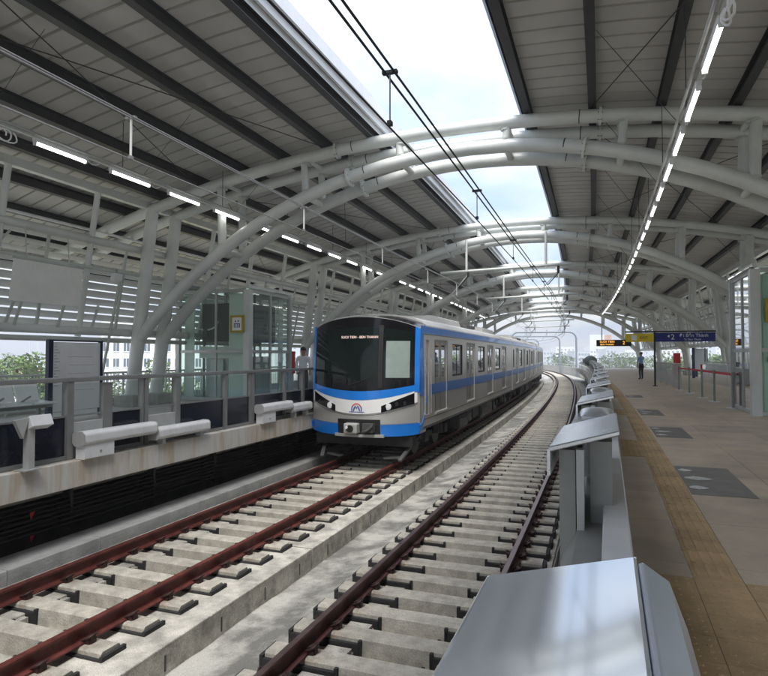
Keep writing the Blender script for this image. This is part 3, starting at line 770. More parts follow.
def wall_cells(m, s0, s1, z0, z1, holes, u0, u1):
    ss = sorted({s0, s1, *[h[0] for h in holes], *[h[1] for h in holes]}); zs = sorted({z0, z1, *[h[2] for h in holes], *[h[3] for h in holes]})
    for a, b in zip(ss[:-1], ss[1:]):
        run = None
        for c, d in zip(zs[:-1], zs[1:]):
            mid = ((a+b)/2, (c+d)/2); hole = any(h[0] < mid[0] < h[1] and h[2] < mid[1] < h[3] for h in holes)
            if hole:
                if run: m.box(a, b, u0, u1, run[0], run[1], 3); run = None
            else: run = (run[0] if run else c, d)
        if run: m.box(a, b, u0, u1, run[0], run[1], 3)
def car(k, a, b, front):
    UB, UT = .80, 3.27
    m = MB()
    body = MB(); doors = []; wins = []
    first = a+1.34 if front else a+1.55
    pitch = 4.10 if front else 4.30
    for i in range(4):
        c = first+.75+i*pitch; doors.append((c-.66, c+.66))
        if i < 3: wins.append((c+pitch/2-.72, c+pitch/2+.72))
    if not front: wins = [(a+.25, a+.8)]+wins
    holes = [(x, y, 1.12, 2.98) for x, y in doors]+[(x, y, 1.98, 2.92) for x, y in wins]
    if front: holes.append((a+.35, a+.86, 1.12, 2.98))
    for sd in (-1, 1):
        w0, w1 = (UL+HW-.06, UL+HW) if sd > 0 else (UL-HW, UL-HW+.06)
        wall_cells(body, a+(.15 if front else 0), b, UB, UT, holes, w0, w1)
    body.box(a, b, UL-HW+.07, UL+HW-.07, .80, 1.10)
    body.box(b-.06, b, UL-HW+.065, UL-.42, 1.1, UT); body.box(b-.06, b, UL+.42, UL+HW-.065, 1.1, UT)
    bo = body.build('car_body', 'stainless', train)
    # roof shell
    pr = [(HW, 3.27), (HW-.02, 3.34), (1.29, 3.44), (1.05, 3.54), (.6, 3.61), (0, 3.635)]
    pr = pr+[(-x, z) for x, z in pr[-2::-1]]
    inner = [(x*.95, z-.06) for x, z in pr[::-1]]
    m = MB(); m.sect([(UL+x, z) for x, z in pr+inner], a+(.0 if not front else .54), b, 3.0, sm=False); m.build('roof_shell', 'roof_train', bo)
    if front:                                # brow that closes the roof down to the nose
        m = MB(); vs = []; n = 16
        for i in range(n+1):
            q = -1+2*i/n; vs.append(W(nose(q, ztop(q)), UL+q*HW, ztop(q)-.004))
        for i in range(n+1):
            q = -1+2*i/n; x = q*HW; zz = 3.635-.29*abs(q)**2.6; vs.append(W(T0+.75-.2*q*q, UL+x, zz))
        m.add(vs, [(i, i+1, n+2+i, n+1+i) for i in range(n)], 0, True); m.build('brow', 'black_gloss', cab)
    for sd in (-1, 1):
        o0 = UL+sd*HW; q0, q1 = (o0-.004, o0+.010) if sd > 0 else (o0-.010, o0+.004)
        st = MB()
        gaps = sorted(doors+([(a+.35, a+.86)] if front else []))
        x = a+(.42 if front else .02)
        if front: x = a+.88; gaps = gaps[1:]
        for g in gaps+[(b-.02, None)]:
            if g[0]-x > .05: st.box(x, g[0]-.002, q0, q1, 1.60, 1.86, 3)
            if g[1]: x = g[1]+.002
        st.build('blue_stripe', 'blue_stripe', bo)
        m = MB(); m.box(a+(.14 if front else 0), b-.02, q0-sd*.0, q1, 3.13, 3.30, 3); m.build('blue_roof_band', 'blue', bo)
        if front:
            m = MB(); vs = []
            for i in range(9):
                z = 1.62+(3.31-1.62)*i/8; wdt = .30+.10*(1-i/8)**2; vs += [W(nose(1, z)-.02, o0+sd*.006, z), W(T0+wdt, o0+sd*.014, z)]
            fs = [(2*i, 2*i+1, 2*i+3, 2*i+2) for i in range(8)]
            m.add(vs, fs if sd > 0 else [f[::-1] for f in fs]); m.build('blue_corner_frame', 'blue', bo)
            m = MB(); pts = [(T0+.62, 1.60), (T0+.50, 1.35), (T0+.34, 1.05), (T0+.20, .93), (T0-.06, .90)]
            for (p, r) in zip(pts[:-1], pts[1:]): m.hexa([W(p[0], o0, p[1]-.03), W(r[0], o0, r[1]-.03), W(r[0], o0+sd*.012, r[1]-.03), W(p[0], o0+sd*.012, p[1]-.03), W(p[0], o0, p[1]+.04), W(r[0], o0, r[1]+.04), W(r[0], o0+sd*.012, r[1]+.04), W(p[0], o0+sd*.012, p[1]+.04)])
            m.box(T0-.06, T0+.26, min(o0, o0+sd*.012), max(o0, o0+sd*.012), .80, .93); m.build('blue_corner_line', 'blue', bo)
        v0, v1 = (o0-.055, o0-.030) if sd > 0 else (o0+.030, o0+.055)
        g0, g1 = (o0-.044, o0-.038) if sd > 0 else (o0+.038, o0+.044)
        for (x, y) in doors:
            c = (x+y)/2
            for (d0, d1) in ((x+.004, c-.004), (c+.004, y-.004)):
                m = MB(); wall_cells(m, d0, d1, 1.115, 2.975, [(d0+.12, d1-.12, 2.0, 2.86)], v0, v1)
                dl = m.build('door_leaf', 'stainless_door', bo)
            m = MB(); m.box(x+.12, c-.12, g0, g1, 1.99, 2.87); m.box(c+.12, y-.12, g0, g1, 1.99, 2.87); m.build('door_glass', 'glass_train', bo)
            st2 = MB(); w0, w1 = (v1-.004, v1+.006) if sd > 0 else (v0-.006, v0+.004)
            st2.box(x+.01, y-.01, w0, w1, 1.60, 1.86); st2.build('door_stripe', 'blue_stripe', bo)
            for (e0, e1, zz0, zz1) in ((x-.022, x-.002, 1.115, 2.98), (y+.002, y+.022, 1.115, 2.98), (c-.006, c+.006, 1.12, 2.97)):
                m = MB(); sq = (o0-.03, o0+.006) if sd > 0 else (o0-.006, o0+.03); m.box(e0, e1, sq[0], sq[1] if e1-e0 > .015 else (o0-.026 if sd > 0 else sq[1]), zz0, zz1); m.build('door_seal', 'black_part', bo)
            m = MB(); m.box(x-.03, y+.03, q0, q1+sd*.012 if sd > 0 else q1, 2.985, 3.02); m.build('door_rail', 'stainless_door', bo)
            m = MB(); m.box(x, y, min(o0, o0+sd*.035), max(o0, o0+sd*.035), 1.07, 1.115); m.build('door_sill', 'alum_matt', bo)
        if front:
            m = MB(); wall_cells(m, a+.355, a+.855, 1.115, 2.975, [(a+.44, a+.77, 2.05, 2.86)], v0, v1); m.build('cab_door', 'stainless_door', bo)
            m = MB(); m.box(a+.44, a+.77, g0, g1, 2.05, 2.86); m.build('cab_door_glass', 'glass_train', bo)
            for xx in (a+.33, a+.88):
                m = MB(); m.tube([W(xx, o0+sd*.04, 1.15), W(xx, o0+sd*.04, 2.5)], .014, 6); m.build('grab_rail', 'alum_matt', bo)
        for (x, y) in wins:
            m = MB(); wall_cells(m, x, y, 1.98, 2.92, [(x+.04, y-.04, 2.03, 2.88)], v0, v1+.02*sd if sd > 0 else v1); m.build('window_frame', 'black_part', bo)
            m = MB(); m.box(x+.03, y-.03, g0, g1, 2.02, 2.89); m.build('window_glass', 'glass_train', bo)
            m = MB(); m.bar(W((x+y)/2, (g0+g1)/2+sd*.006, 2.03), W((x+y)/2, (g0+g1)/2+sd*.006, 2.88), .03, .012); m.build('window_bar', 'black_part', bo)
    for sd in (-1, 1):
        o0 = UL+sd*HW; q0, q1 = (o0, o0+.006) if sd > 0 else (o0-.006, o0)
        for zz in (1.02, 3.105):
            m = MB(); m.box(a+.3, b-.02, q0, q1, zz, zz+.014, 3); m.build('body_seam', 'under_grey', bo)
        m = MB(); m.box(a+.3, b-.02, q0, q1, .80, .86, 3); m.build('sole_bar', 'under_grey', bo)
    # roof equipment
    for c in (a+5.0, a+12.5):
        m = MB(); m.sect([(UL-1.0, 3.52), (UL+1.0, 3.52), (UL+.92, 3.74), (UL+.75, 3.78), (UL-.75, 3.78), (UL-.92, 3.74)], c-1.5, c+1.5, 3); rfu = m.build('air_conditioner', 'roof_train', bo, bevel=.03)
        for q in (-.8, .0, .8):
            m = MB(); m.box(c+q-.28, c+q+.28, UL-.6, UL+.6, 3.78, 3.795); m.build('grille', 'black_part', bo)
    m = MB(); m.box(a+8.0, a+9.6, UL-.5, UL+.9, 3.60, 3.72); m.build('roof_box', 'under_grey', bo, bevel=.02)
    # underframe
    rr = random.Random(k)
    und = MB().box(a+.3, b-.3, UL-1.1, UL+1.1, .66, .80).build('underframe', 'under', train)
    x = a+4.6
    while x < b-5.0:
        L = rr.uniform(.5, 1.5); d = rr.uniform(.25, .42)
        for sd in (-1, 1):
            y0, y1 = (UL+.55, UL+1.36-rr.uniform(0, .12)) if sd > 0 else (UL-1.33, UL-.55)
            m = MB(); m.box(x, x+L, y0, y1, .68-d, .72); m.build('equipment_box', 'under_grey' if rr.random() < .35 else 'under', und, bevel=.02)
            if sd > 0 and rr.random() < .6:
                m = MB(); m.box(x+.1, x+L-.1, y1, y1+.02, .68-d+.05, .62); m.build('box_lid', 'under_grey', und)
        x += L+rr.uniform(.12, .35)
    for c in (a+2.6, b-2.6):
        m = MB()
        for sd in (-1, 1):
            y = UL+sd*1.02; m.box(c-1.45, c+1.45, y-.07, y+.07, .42, .58)
            for q in (-1.05, 1.05): m.box(c+q-.16, c+q+.16, y-.11, y+.13, .34, .58)
            m.tube([W(c-.2, y+sd*.12, .45), W(c-.2, y+sd*.12, .80)], .10, 10); m.tube([W(c+.25, y+sd*.12, .4), W(c+.25, y+sd*.12, .80)], .09, 10)
        m.box(c-.3, c+.3, UL-1.0, UL+1.0, .45, .66)
        bg_ = m.build('bogie', 'under', train)
        for q in (-1.05, 1.05):
            for sd in (-1, 1):
                m = MB(); m.tube([W(c+q, UL+sd*.68, .425), W(c+q, UL+sd*.82, .425)], .425, 24); m.tube([W(c+q, UL+sd*.82, .425), W(c+q, UL+sd*.90, .425)], .12, 12); m.build('wheel', 'under_grey', bg_)
            m = MB(); m.tube([W(c+q, UL-.7, .425), W(c+q, UL+.7, .425)], .08, 8); m.build('axle', 'under', bg_)
CARS = [(T0, 31.0), (31.45, 50.0), (50.45, 69.0)]
for k, (a, b) in enumerate(CARS): car(k, a, b, k == 0)
for (a, b) in ((31.0, 31.45), (50.0, 50.45)):
    m = MB(); m.box(a-.03, b+.03, UL-.62, UL+.62, 1.0, 3.2); m.build('gangway', 'black_part', train)
m = MB(); m.box(14.05, 15.0, UL-1.3, UL+1.3, 1.1, 1.95); m.build('driver_desk', 'black_part', train)
m = MB(); m.box(15.02, 15.06, UL-1.3, UL+1.3, 1.1, 3.2); m.build('cab_bulkhead', 'black_part', train)

# ================================================================== PLATFORM EDGE BARRIERS
# left: posts, top rail, glass above and dark panels below
bl = thing('platform_edge_barrier', 8, -7.22, 1.1, label='half-height barrier of steel posts, glass and navy panels along the far platform edge', cat='barrier')
LP = [-1.2, .3, 1.5, 2.9, 4.4, 6.52, 8.05, 8.85, 10.32, 11.32, 12.75, 13.7, 15.1, 16.1, 17.5, 18.5, 20.0, 21.0, 22.5, 23.6, 25.2, 26.4, 28, 29.3, 31, 32.4, 34, 35.5, 37, 38.6, 40.2]
u0 = -7.24
for i, s in enumerate(LP):
    w = .055 if i % 2 else .04
    m = MB(); m.box(s-w, s+w, u0-.06, u0+.05, 1.1, 2.21); m.build('post', 'barrier_grey', bl, bevel=.008)
    if s in (8.05, 11.32, 15.1):
        m = MB(); m.box(s-.10, s-.06, u0-.05, u0+.04, 1.1, 2.2); m.build('post', 'barrier_grey', bl)
for a, b in zip(LP[:-1], LP[1:]):
    g = .05
    m = MB(); m.box(a+g, b-g, u0-.022, u0-.010, 1.72, 2.17); m.build('glass_panel', 'glass_clear', bl)
    if abs(a-6.52) < .1:         # the bay with the grey service panel
        m = MB(); m.box(a+g, a+.62, u0-.04, u0+.02, 1.15, 1.62); m.build('service_panel', 'alum_matt', bl, bevel=.01)
        m = MB(); m.box(a+.62, a+.80, u0-.05, u0+.03, 1.12, 2.17); m.build('service_column', 'barrier_grey', bl)
        m = MB(); m.box(a+.86, b-g, u0-.03, u0, 1.16, 1.70); m.build('kick_panel', 'panel_navy', bl)
    elif abs(a-8.05) < .1:
        m = MB(); m.box(a+g, b-g, u0-.05, u0+.03, 1.15, 1.58); m.build('service_panel', 'alum_matt', bl, bevel=.01)
    else:
        m = MB(); m.box(a+g, b-g, u0-.03, u0, 1.16, 1.70); m.build('kick_panel', 'panel_navy', bl)
    m = MB(); m.box(a+g, b-g, u0-.035, u0+.012, 1.70, 1.725); m.build('mid_rail', 'barrier_grey', bl)
    m = MB(); m.box(a+.002, b-.002, u0-.075, u0+.065, 2.205, 2.27); m.build('top_rail', 'barrier_grey', bl, bevel=.012)
    m = MB(); m.box(a+g, b-g, u0-.05, u0+.03, 1.105, 1.155); m.build('bottom_rail', 'barrier_grey', bl)
# white rounded motor housings on the coping
def housing(s0, s1, zc, box, label):
    o = thing('gate_housing', s0, -7.12, 1.1, label=label, cat='housing', group='white gate housings on the far platform edge')
    pr = []
    for k in range(12):
        a = 2*math.pi*k/12; pr.append((-7.06+.11*max(-1, min(1, 1.25*math.cos(a))), zc+.10*max(-1, min(1, 1.2*math.sin(a)))))
    m = MB(); m.sect(pr, s0, s1, 2.0); m.build('cover', 'housing', o, bevel=.02)
    for s in (s0-.012, s1-.002):
        m = MB(); m.sect([(x*1.0+(x+7.06)*.05, z+(z-zc)*.05) for x, z in pr], s, s+.014, 2.0); m.build('end_plate', 'alum_matt', o)
    if box:
        m = MB(); m.box(s0+.03, s0+.58, -7.15, -6.98, 1.1, zc-.085); m.build('support_box', 'housing', o, bevel=.012)
        c = W(s0+.32, -6.978, 1.19); m = MB(); m.tube([c, c+axes(s0)[0]*.006], .018, 10); m.build('lock', 'alum_dark', o)
    else:
        for s in (s0+.15, s1-.2):
            m = MB(); m.box(s, s+.08, -7.12, -7.0, 1.1, zc-.07); m.build('foot', 'alum_matt', o)
housing(6.55, 8.03, 1.395, True, 'long white rounded housing on a white box, left end of the far platform edge')
housing(8.07, 9.45, 1.285, False, 'lower white rounded housing right of the one on a box, far platform edge')
housing(11.35, 12.68, 1.42, True, 'white rounded housing on a box just left of the train front')
housing(12.72, 13.7, 1.33, False, 'lower white rounded housing touching the left side of the train front')
o = thing('signal_pedestal', 5.74, -7.05, 1.1, label='small grey angled box on a short post at the far platform edge', cat='signal box')
m = MB(); m.box(5.70, 5.79, -7.10, -7.0, 1.1, 1.66); m.build('post', 'alum_matt', o)
m = MB(); m.box(5.62, 5.87, -7.16, -6.95, 1.1, 1.115); m.build('base_plate', 'alum_matt', o)
ax, ay, az = axes(5.7); c = W(5.86, -7.02, 1.71)
m = MB(); m.lbox(c, ax*.06+az*.03, ay*.16, az*.07-ax*.03); m.build('monitor_head', 'housing', o, bevel=.01)
m = MB(); q = [W(5.50, -7.06, 1.76), W(5.70, -7.06, 1.78), W(5.62, -7.06, 1.52), W(5.50, -7.0, 1.76), W(5.70, -7.0, 1.78), W(5.62, -7.0, 1.52)]
m.add(q, [(0, 1, 2), (3, 5, 4), (0, 3, 4, 1), (1, 4, 5, 2), (2, 5, 3, 0)]); m.build('bracket', 'alum_matt', o)

# right: seen from just above
def ub(s): return 0.0
br = thing('platform_edge_barrier', 4, -.1, 1.1, label='half-height grey metal barrier along the near platform edge, seen from above', cat='barrier')
s = -4.0; j = 0
while s < 72:
    L = 2.0
    m = MB(); m.sect([(.02, 1.1), (.165, 1.1), (.058, 1.925), (.02, 1.925)], s+.004, s+L-.004, 1.0, uf=ub); m.build('inner_panel', 'alum_dark', br)
    m = MB(); m.sect([(-.03, 1.895), (.066, 1.895), (.066, 1.93), (.06, 1.94), (-.025, 1.94), (-.03, 1.93)], s+.004, s+L-.004, 1.0, uf=ub); m.build('coping_rail', 'coping_metal', br)
    m = MB(); m.sect([(-.19, .95), (.018, .95), (.018, 1.86), (-.13, 1.86), (-.19, 1.75)], s+.004, s+L-.004, 1.0, uf=ub); m.build('channel', 'alum_dark', br)
    m = MB(); m.sect([(-.225, .80), (-.21, .80), (-.21, 1.70), (-.225, 1.70)], s+.004, s+L-.004, 1.0, uf=ub); m.build('glass_panel', 'glass_clear', br)
    s += L
MODS = [(-1.2, 1.16), (2.62, 3.62), (5.0, 6.1), (7.5, 8.6), (10.1, 11.2), (12.9, 14.0), (15.8, 17.0), (19, 20.2), (22.4, 23.6), (26, 27.2), (30, 31.2), (34.2, 35.4), (38.6, 39.8), (43, 44.2), (48, 49.2), (53, 54.2), (58, 59.2), (63, 64.2)]
for i, (a, b) in enumerate(MODS):
    if i == 0: lab = 'big shiny metal gate housing at the bottom edge of the picture'
    else: lab = 'shiny metal gate housing on the near platform edge, %s one behind the bottom one' % ORD[i-1]
    o = thing('gate_housing', (a+b)/2, -.08, 1.1, label=lab, cat='housing', group='gate housings on the near platform edge')
    if i == 0:
        uf = lambda s: -.014
        m = MB(); m.sect([(-.222, 2.135), (-.21, 2.158), (.055, 2.225), (.055, 2.15), (-.222, 2.05)], a, b, .6, uf=uf); m.build('top_plate', 'alum_plate', o, bevel=.006)
        m = MB(); m.sect([(.0565, 2.219), (.064, 2.222), (.105, 2.195), (.132, 2.12), (.132, 1.12), (.0565, 1.12)], a, b-.02, .6, uf=uf); m.build('side_cover', 'alum_chamfer', o, bevel=.004)
        m = MB(); m.sect([(-.21, .9), (.05, .9), (.05, 2.14), (-.21, 2.04)], a+.02, b-.03, .6, uf=uf); m.build('cabinet', 'alum_matt', o)
        continue
    # tilted plate, skewed on its front edge
    h = .022; ul, ur = -.232, .038
    p = [W(a-.12, ul, 2.215), W(a+.10, ur, 2.265), W(b, ur, 2.262), W(b-.25, ul, 2.205)]
    m = MB(); m.hexa([q-Vector((0, 0, h)) for q in p]+p); m.build('top_plate', 'alum', o, bevel=.005)
    q = [W(a-.12, ul-.006, 2.10), W(b-.25, ul-.006, 2.10), W(b-.25, ul+.006, 2.10), W(a-.12, ul+.006, 2.10)]
    m = MB(); m.hexa(q+[v+Vector((0, 0, .10)) for v in q]); m.build('skirt_flap', 'alum', o)
    m = MB(); m.box(a+.02, b-.3, ul+.03, ul+.095, .75, 2.185); m.build('post', 'alum_dark', o)
    m = MB(); m.box(a+.0, a+.06, ul+.10, ul+.13, .9, 2.19); m.build('cover_strip', 'alum_matt', o)
    m = MB(); m.box(a+.14, b-.1, ul+.15, ur-.03, 1.1, 2.21); m.build('cabinet', 'alum_dark', o)
    m = MB(); m.box(b-.28, b+1.25, ul-.0, ul+.10, 2.09, 2.14); m.build('track_cover', 'alum', o)
    # rounded pale cap behind the plate
    vs = []; fs = []; n = 14
    for k in range(n+1):
        t = math.pi*k/n
        for r_ in range(7):
            f = math.pi*r_/6; vs.append(W(b-.05+.26+.26*math.cos(f), (ul+ur)/2+.025+.095*math.cos(t)*(1-.15*math.cos(f)**2), 2.232+.026*math.sin(t)*math.sin(f)+.008))
    for k in range(n):
        for r_ in range(6): fs.append((k*7+r_, k*7+r_+1, (k+1)*7+r_+1, (k+1)*7+r_))
    m = MB(); m.add(vs, fs, 0, True); m.box(b-.04, b+.44, (ul+ur)/2-.05, (ul+ur)/2+.10, 1.9, 2.238); m.build('rounded_cap', 'alum', o)

# ================================================================== LIFTS
def lift(s0, s1, ui, uo, side, label, slab):
    o = thing('lift_shaft', s0, ui, 1.1, label=label, cat='lift')
    H0, HM, H1 = 1.1, 2.72, 4.72
    lo, hi = min(ui, uo), max(ui, uo)
    for (s, u, w) in ((s0, ui, .11), (s1, ui, .07), (s0, uo, .07), (s1, uo, .07)):
        m = MB(); m.box(s-w, s+w, u-w, u+w, H0, H1); m.build('corner_post', 'steel_white' if w > .1 else 'alum_matt', o, bevel=.01)
    um = ui+(uo-ui)*.45; sm_ = (s0+s1)/2
    for (s, u) in ((s0, um), (s1, um), (sm_, ui), (sm_, uo)):
        m = MB(); m.box(s-.035, s+.035, u-.035, u+.035, H0, H1); m.build('mullion', 'alum_matt', o)
    for z in (H0+.06, HM, H1-.03):
        for (a, b, c, d) in ((s0-.04, s0+.04, lo+.11, hi-.11), (s1-.04, s1+.04, lo+.08, hi-.08), (s0+.12, s1-.08, ui-.04, ui+.04), (s0+.08, s1-.08, uo-.04, uo+.04)):
            m = MB(); m.box(a, b, c, d, z-.05, z+.05); m.build('transom', 'alum_matt', o)
    for (za, zb) in ((H0+.11, HM-.05), (HM+.05, H1-.08)):
        for (x, y) in ((min(ui, um), max(ui, um)), (min(um, uo), max(um, uo))):
            m = MB(); m.box(s0-.006, s0+.006, x+.06, y-.06, za, zb); m.build('glass_pane', 'glass', o)
            m = MB(); m.box(s1-.006, s1+.006, x+.06, y-.06, za, zb); m.build('glass_pane', 'glass', o)
        for (x, y) in ((s0, sm_), (sm_, s1)):
            m = MB(); m.box(x+.09, y-.06, ui-.006, ui+.006, za, zb); m.build('glass_pane', 'glass', o)
            m = MB(); m.box(x+.09, y-.06, uo-.006, uo+.006, za, zb); m.build('glass_pane', 'glass', o)
    m = MB(); m.box(s0-.1, s1+.1, lo-.12, hi+.12, H1+.02, H1+.05); m.build('roof_pane', 'glass', o)
    for q in (lo, (lo+hi)/2, hi):
        m = MB(); m.box(s0-.1, s1+.1, q-.06, q+.06, H1+.052, H1+.14); m.build('roof_bar', 'steel_white', o)
    # lift machinery and car inside
    c0, c1 = s0+.55, s1-.25; x0, x1 = lo+.55, hi-.45
    m = MB(); m.box(c0, c1, x0, x1, 3.05, 4.35); m.build('lift_machine', 'dark_machine', o, bevel=.03)
    m = MB(); m.box(c0+.1, c1-.1, x0+.1, x1-.1, 1.12, 2.55); m.build('lift_car', 'alum_matt', o)
    m = MB(); m.box(c0-.012, c0+.02, x0+.35, x0+.85, 1.15, 2.45); m.build('car_door', 'alum_matt', o)
    m = MB(); m.box(c0-.02, c0+.08, x0-.1, x1+.1, 2.5, 2.9); m.build('lintel', 'lift_back', o)
    for x in (x0-.18, x1+.12):
        m = MB(); m.box(c0+.3, c0+.36, x, x+.06, 1.1, 4.65); m.build('guide_rail', 'under_grey', o)
    rr = random.Random(int(s0))
    for k in range(10):
        m = MB(); a = rr.uniform(c0-.2, c1); x = rr.uniform(x0-.1, x1-.1); z = rr.uniform(2.9, 4.4); m.box(a, a+rr.uniform(.06, .4), x, x+rr.uniform(.06, .3), z, z+rr.uniform(.05, .4)); m.build('machine_part', 'under_grey' if k % 2 else 'dark_machine', o)
    m = MB(); m.tube([W(c0-.1, x0+.2+.5*math.cos(R(t)), 3.75+.3*math.sin(R(t))) for t in range(180, 370, 15)], .03, 6); m.build('cable_loop', 'fascia', o)
    for (a, b) in ((.10, .42), (.72, .95)):
        m = MB(); x, y = sorted((uo+(ui-uo)*a*.55, uo+(ui-uo)*a*.55+(ui-uo)*.14)) if a < .5 else sorted((ui-(ui-uo)*.06, ui-(ui-uo)*.30))
        m.box(s0+.14, s0+.17, x, y, 1.2, 4.6); m.build('lining_strip', 'lift_back', o)
    for (a, b) in ((s0+.18, s0+.5), (s1-.55, s1-.25)):
        x, y = sorted((ui+(uo-ui)*.05, ui+(uo-ui)*.06)); m = MB(); m.box(a, b, x, y, 1.2, 4.6); m.build('lining_strip', 'lift_back', o)
    return o
lift(16.75, 19.55, -10.75, -13.45, -1, 'glass lift shaft with pale steel frame on the far left platform', '')
lr = lift(17.0, 19.55, 3.52, 6.2, 1, 'glass lift shaft at the right edge, cut off by the picture', '')
m = MB(); m.box(17.08, 17.14, 3.72, 6.0, 1.2, 4.6); m.build('green_lining', 'lift_green', lr)
m = MB(); m.box(16.98, 16.995, 3.78, 3.95, 2.42, 2.55); m.build('call_panel', 'black_sign', lr)
def lift_sign(s, u, z, w, h, label):
    o = thing('lift_sign', s, u, z, label=label, cat='sign', group='yellow framed lift signs')
    m = MB(); wall = [(u-w, u+w)]
    for (a, b, c, d) in ((-w, w, h-.07, h), (-w, w, -h, -h+.07), (-w, -w+.07, -h+.07, h-.07), (w-.07, w, -h+.07, h-.07)):
        m.box(s-.05, s+.0, u+a, u+b, z+c, z+d)
    m.build('sign_frame', 'yellow_frame', o)
    m = MB(); m.box(s-.035, s-.002, u-w+.07, u+w-.07, z-h+.07, z+h-.07); m.build('sign_face', 'text_white', o)
    k = w-.07
    m = MB(); m.box(s-.040, s-.0352, u-.62*k, u+.62*k, z-.62*k, z+.1*k); m.build('car_symbol', 'navy_sign', o)
    for q in (-.35, 0, .35):
        m = MB(); m.tube([W(s-.044, u+q*k, z-.12*k), W(s-.0405, u+q*k, z-.12*k)], .11*k, 8); m.box(s-.044, s-.0405, u+(q-.1)*k, u+(q+.1)*k, z-.55*k, z-.22*k); m.build('figure_symbol', 'text_white', o)
    for q, d in ((-.3, 1), (.3, -1)):
        m = MB(); zz = z+.5*k; m.add([W(s-.041, u+(q-.2)*k, zz-d*.14*k), W(s-.041, u+(q+.2)*k, zz-d*.14*k), W(s-.041, u+q*k, zz+d*.2*k)], [(0, 1, 2) if d > 0 else (0, 2, 1)]); m.build('arrow_symbol', 'navy_sign', o)
lift_sign(16.6, -11.05, 3.6, .25, .28, 'yellow framed lift sign on the left glass lift shaft')
lift_sign(16.85, 3.98, 3.68, .27, .30, 'yellow framed lift sign cut off by the right picture edge')

# ================================================================== LIGHT LINES
def light_line(u, z, s0, n, pitch, side, where):
    o = thing('light_rail', 10, u, z, label='long thin metal rail carrying tube lights above the %s' % where, cat='rail')
    send = s0+n*pitch
    m = MB(); m.sect([(u-.03, z+.09), (u+.03, z+.09), (u+.03, z+.14), (u-.03, z+.14)], -14, send, 2.0); m.build('rail_channel', 'steel_white', o)
    m = MB(); m.tube([W(-14+(send+14)*k/60, u-side*.09, z+.14) for k in range(61)], .025, 6); m.build('conduit', 'alum_matt', o)
    k = 0; s = -12.0
    while s < send:
        m = MB(); m.tube([W(s, u, z+.15), W(s, u, zup(u)+.2)], .008, 5); m.build('hanger_rod', 'purlin', o)
        m = MB(); m.tube([W(s+.6, u, z+.15), W(s+.6, u-side*1.3, zup(u-side*1.3)+.2)], .006, 4); m.build('stay_rod', 'purlin', o)
        s += 3.7
    for i in range(n):
        a = s0+i*pitch
        f = thing('tube_light', a, u, z, label='white tube light above the %s, %s along the rail' % (where, ORD[i]), cat='light', group='tube lights above the %s' % where)
        m = MB(); m.sect([(u-.03, z+.025), (u+.03, z+.025), (u+.042, z+.088), (u-.042, z+.088)], a, a+1.2, 2); m.build('light_body', 'housing', f)
        m = MB(); m.tube([W(a+.03, u, z), W(a+1.17, u, z)], .032, 8); m.build('tube', 'tube' if side < 0 else 'tube_dull', f)
        for e in (a+.01, a+1.17):
            m = MB(); m.box(e, e+.025, u-.036, u+.036, z-.038, z+.025); m.build('end_cap', 'housing', f)
        m = MB(); m.tube([W(a+1.2+.05*q, u+.02, z+.05-.06*math.sin(q*.52)) for q in range(7)], .012, 5); m.build('lead', 'text_white', f)
light_line(-9.8, 6.48, 8.01, 30, 1.83, -1, 'far platform')
light_line(1.2, 6.18, 7.25, 30, 1.66, 1, 'near platform')
# coiled lead at the near ends of the lines
for (s, u, z, lab) in ((7.3, -9.8, 6.44, 'far'), (6.75, 1.2, 6.15, 'near')):
    m = MB(); m.tube([W(s+.16*math.cos(t*.55)+.02*t*.5, u+.03*math.sin(t), z-.02+.11*math.sin(t*.55)) for t in range(26)], .014, 5)
    m.build('cable_coil', 'text_white', label='white coiled cable hanging from the light rail above the %s platform' % lab, cat='cable')

# ================================================================== OVERHEAD LINE
def ocs(uc, zc, zm, pair, label, drops, wm):
    o = thing('overhead_line', 12, uc, zc, label=label, cat='wire')
    def zz(s): return zm+.06*math.cos(s*.22)
    m = MB(); m.tube([W(-14+2*k, uc-.03*math.sin(k*.2), zc) for k in range(80)], .0095, 6); m.build('contact_wire', wm, o)
    for d in ((-.045, .045) if pair else (0, .05)):
        m = MB(); m.tube([W(-14+2*k, uc+d, zz(-14+2*k)) for k in range(80)], .013 if pair else .010, 6); m.build('messenger_wire', wm, o)
    for s in drops:
        m = MB(); m.bar(W(s, uc-.075, zz(s)), W(s, uc+.075, zz(s)), .05, .03); m.build('clamp', wm, o)
        m = MB(); m.tube([W(s, uc, zz(s)), W(s, uc, zc+.02)], .016 if not pair else .008, 6); m.build('dropper', 'insulator' if not pair else 'wire_light', o)
        m = MB(); m.box(s-.03, s+.03, uc-.02, uc+.02, zc-.012, zc+.03); m.build('wire_clip', wm, o)
ocs(UR, 4.79, 5.27, True, 'black double overhead wires hanging above the right track', [1.1, 5.34, 9.54, 13.8, 18.2, 22.5, 27, 31.5, 36, 41, 46, 52, 58, 64, 70, 76, 84, 92], 'wire')
ocs(UL, 5.03, 5.52, False, 'grey overhead wires with pale hangers above the left track', [1.2, 5.84, 10.46, 15, 19.6, 24.2, 29, 34, 39, 44, 50, 56, 62, 68, 75, 84, 92], 'wire_light')
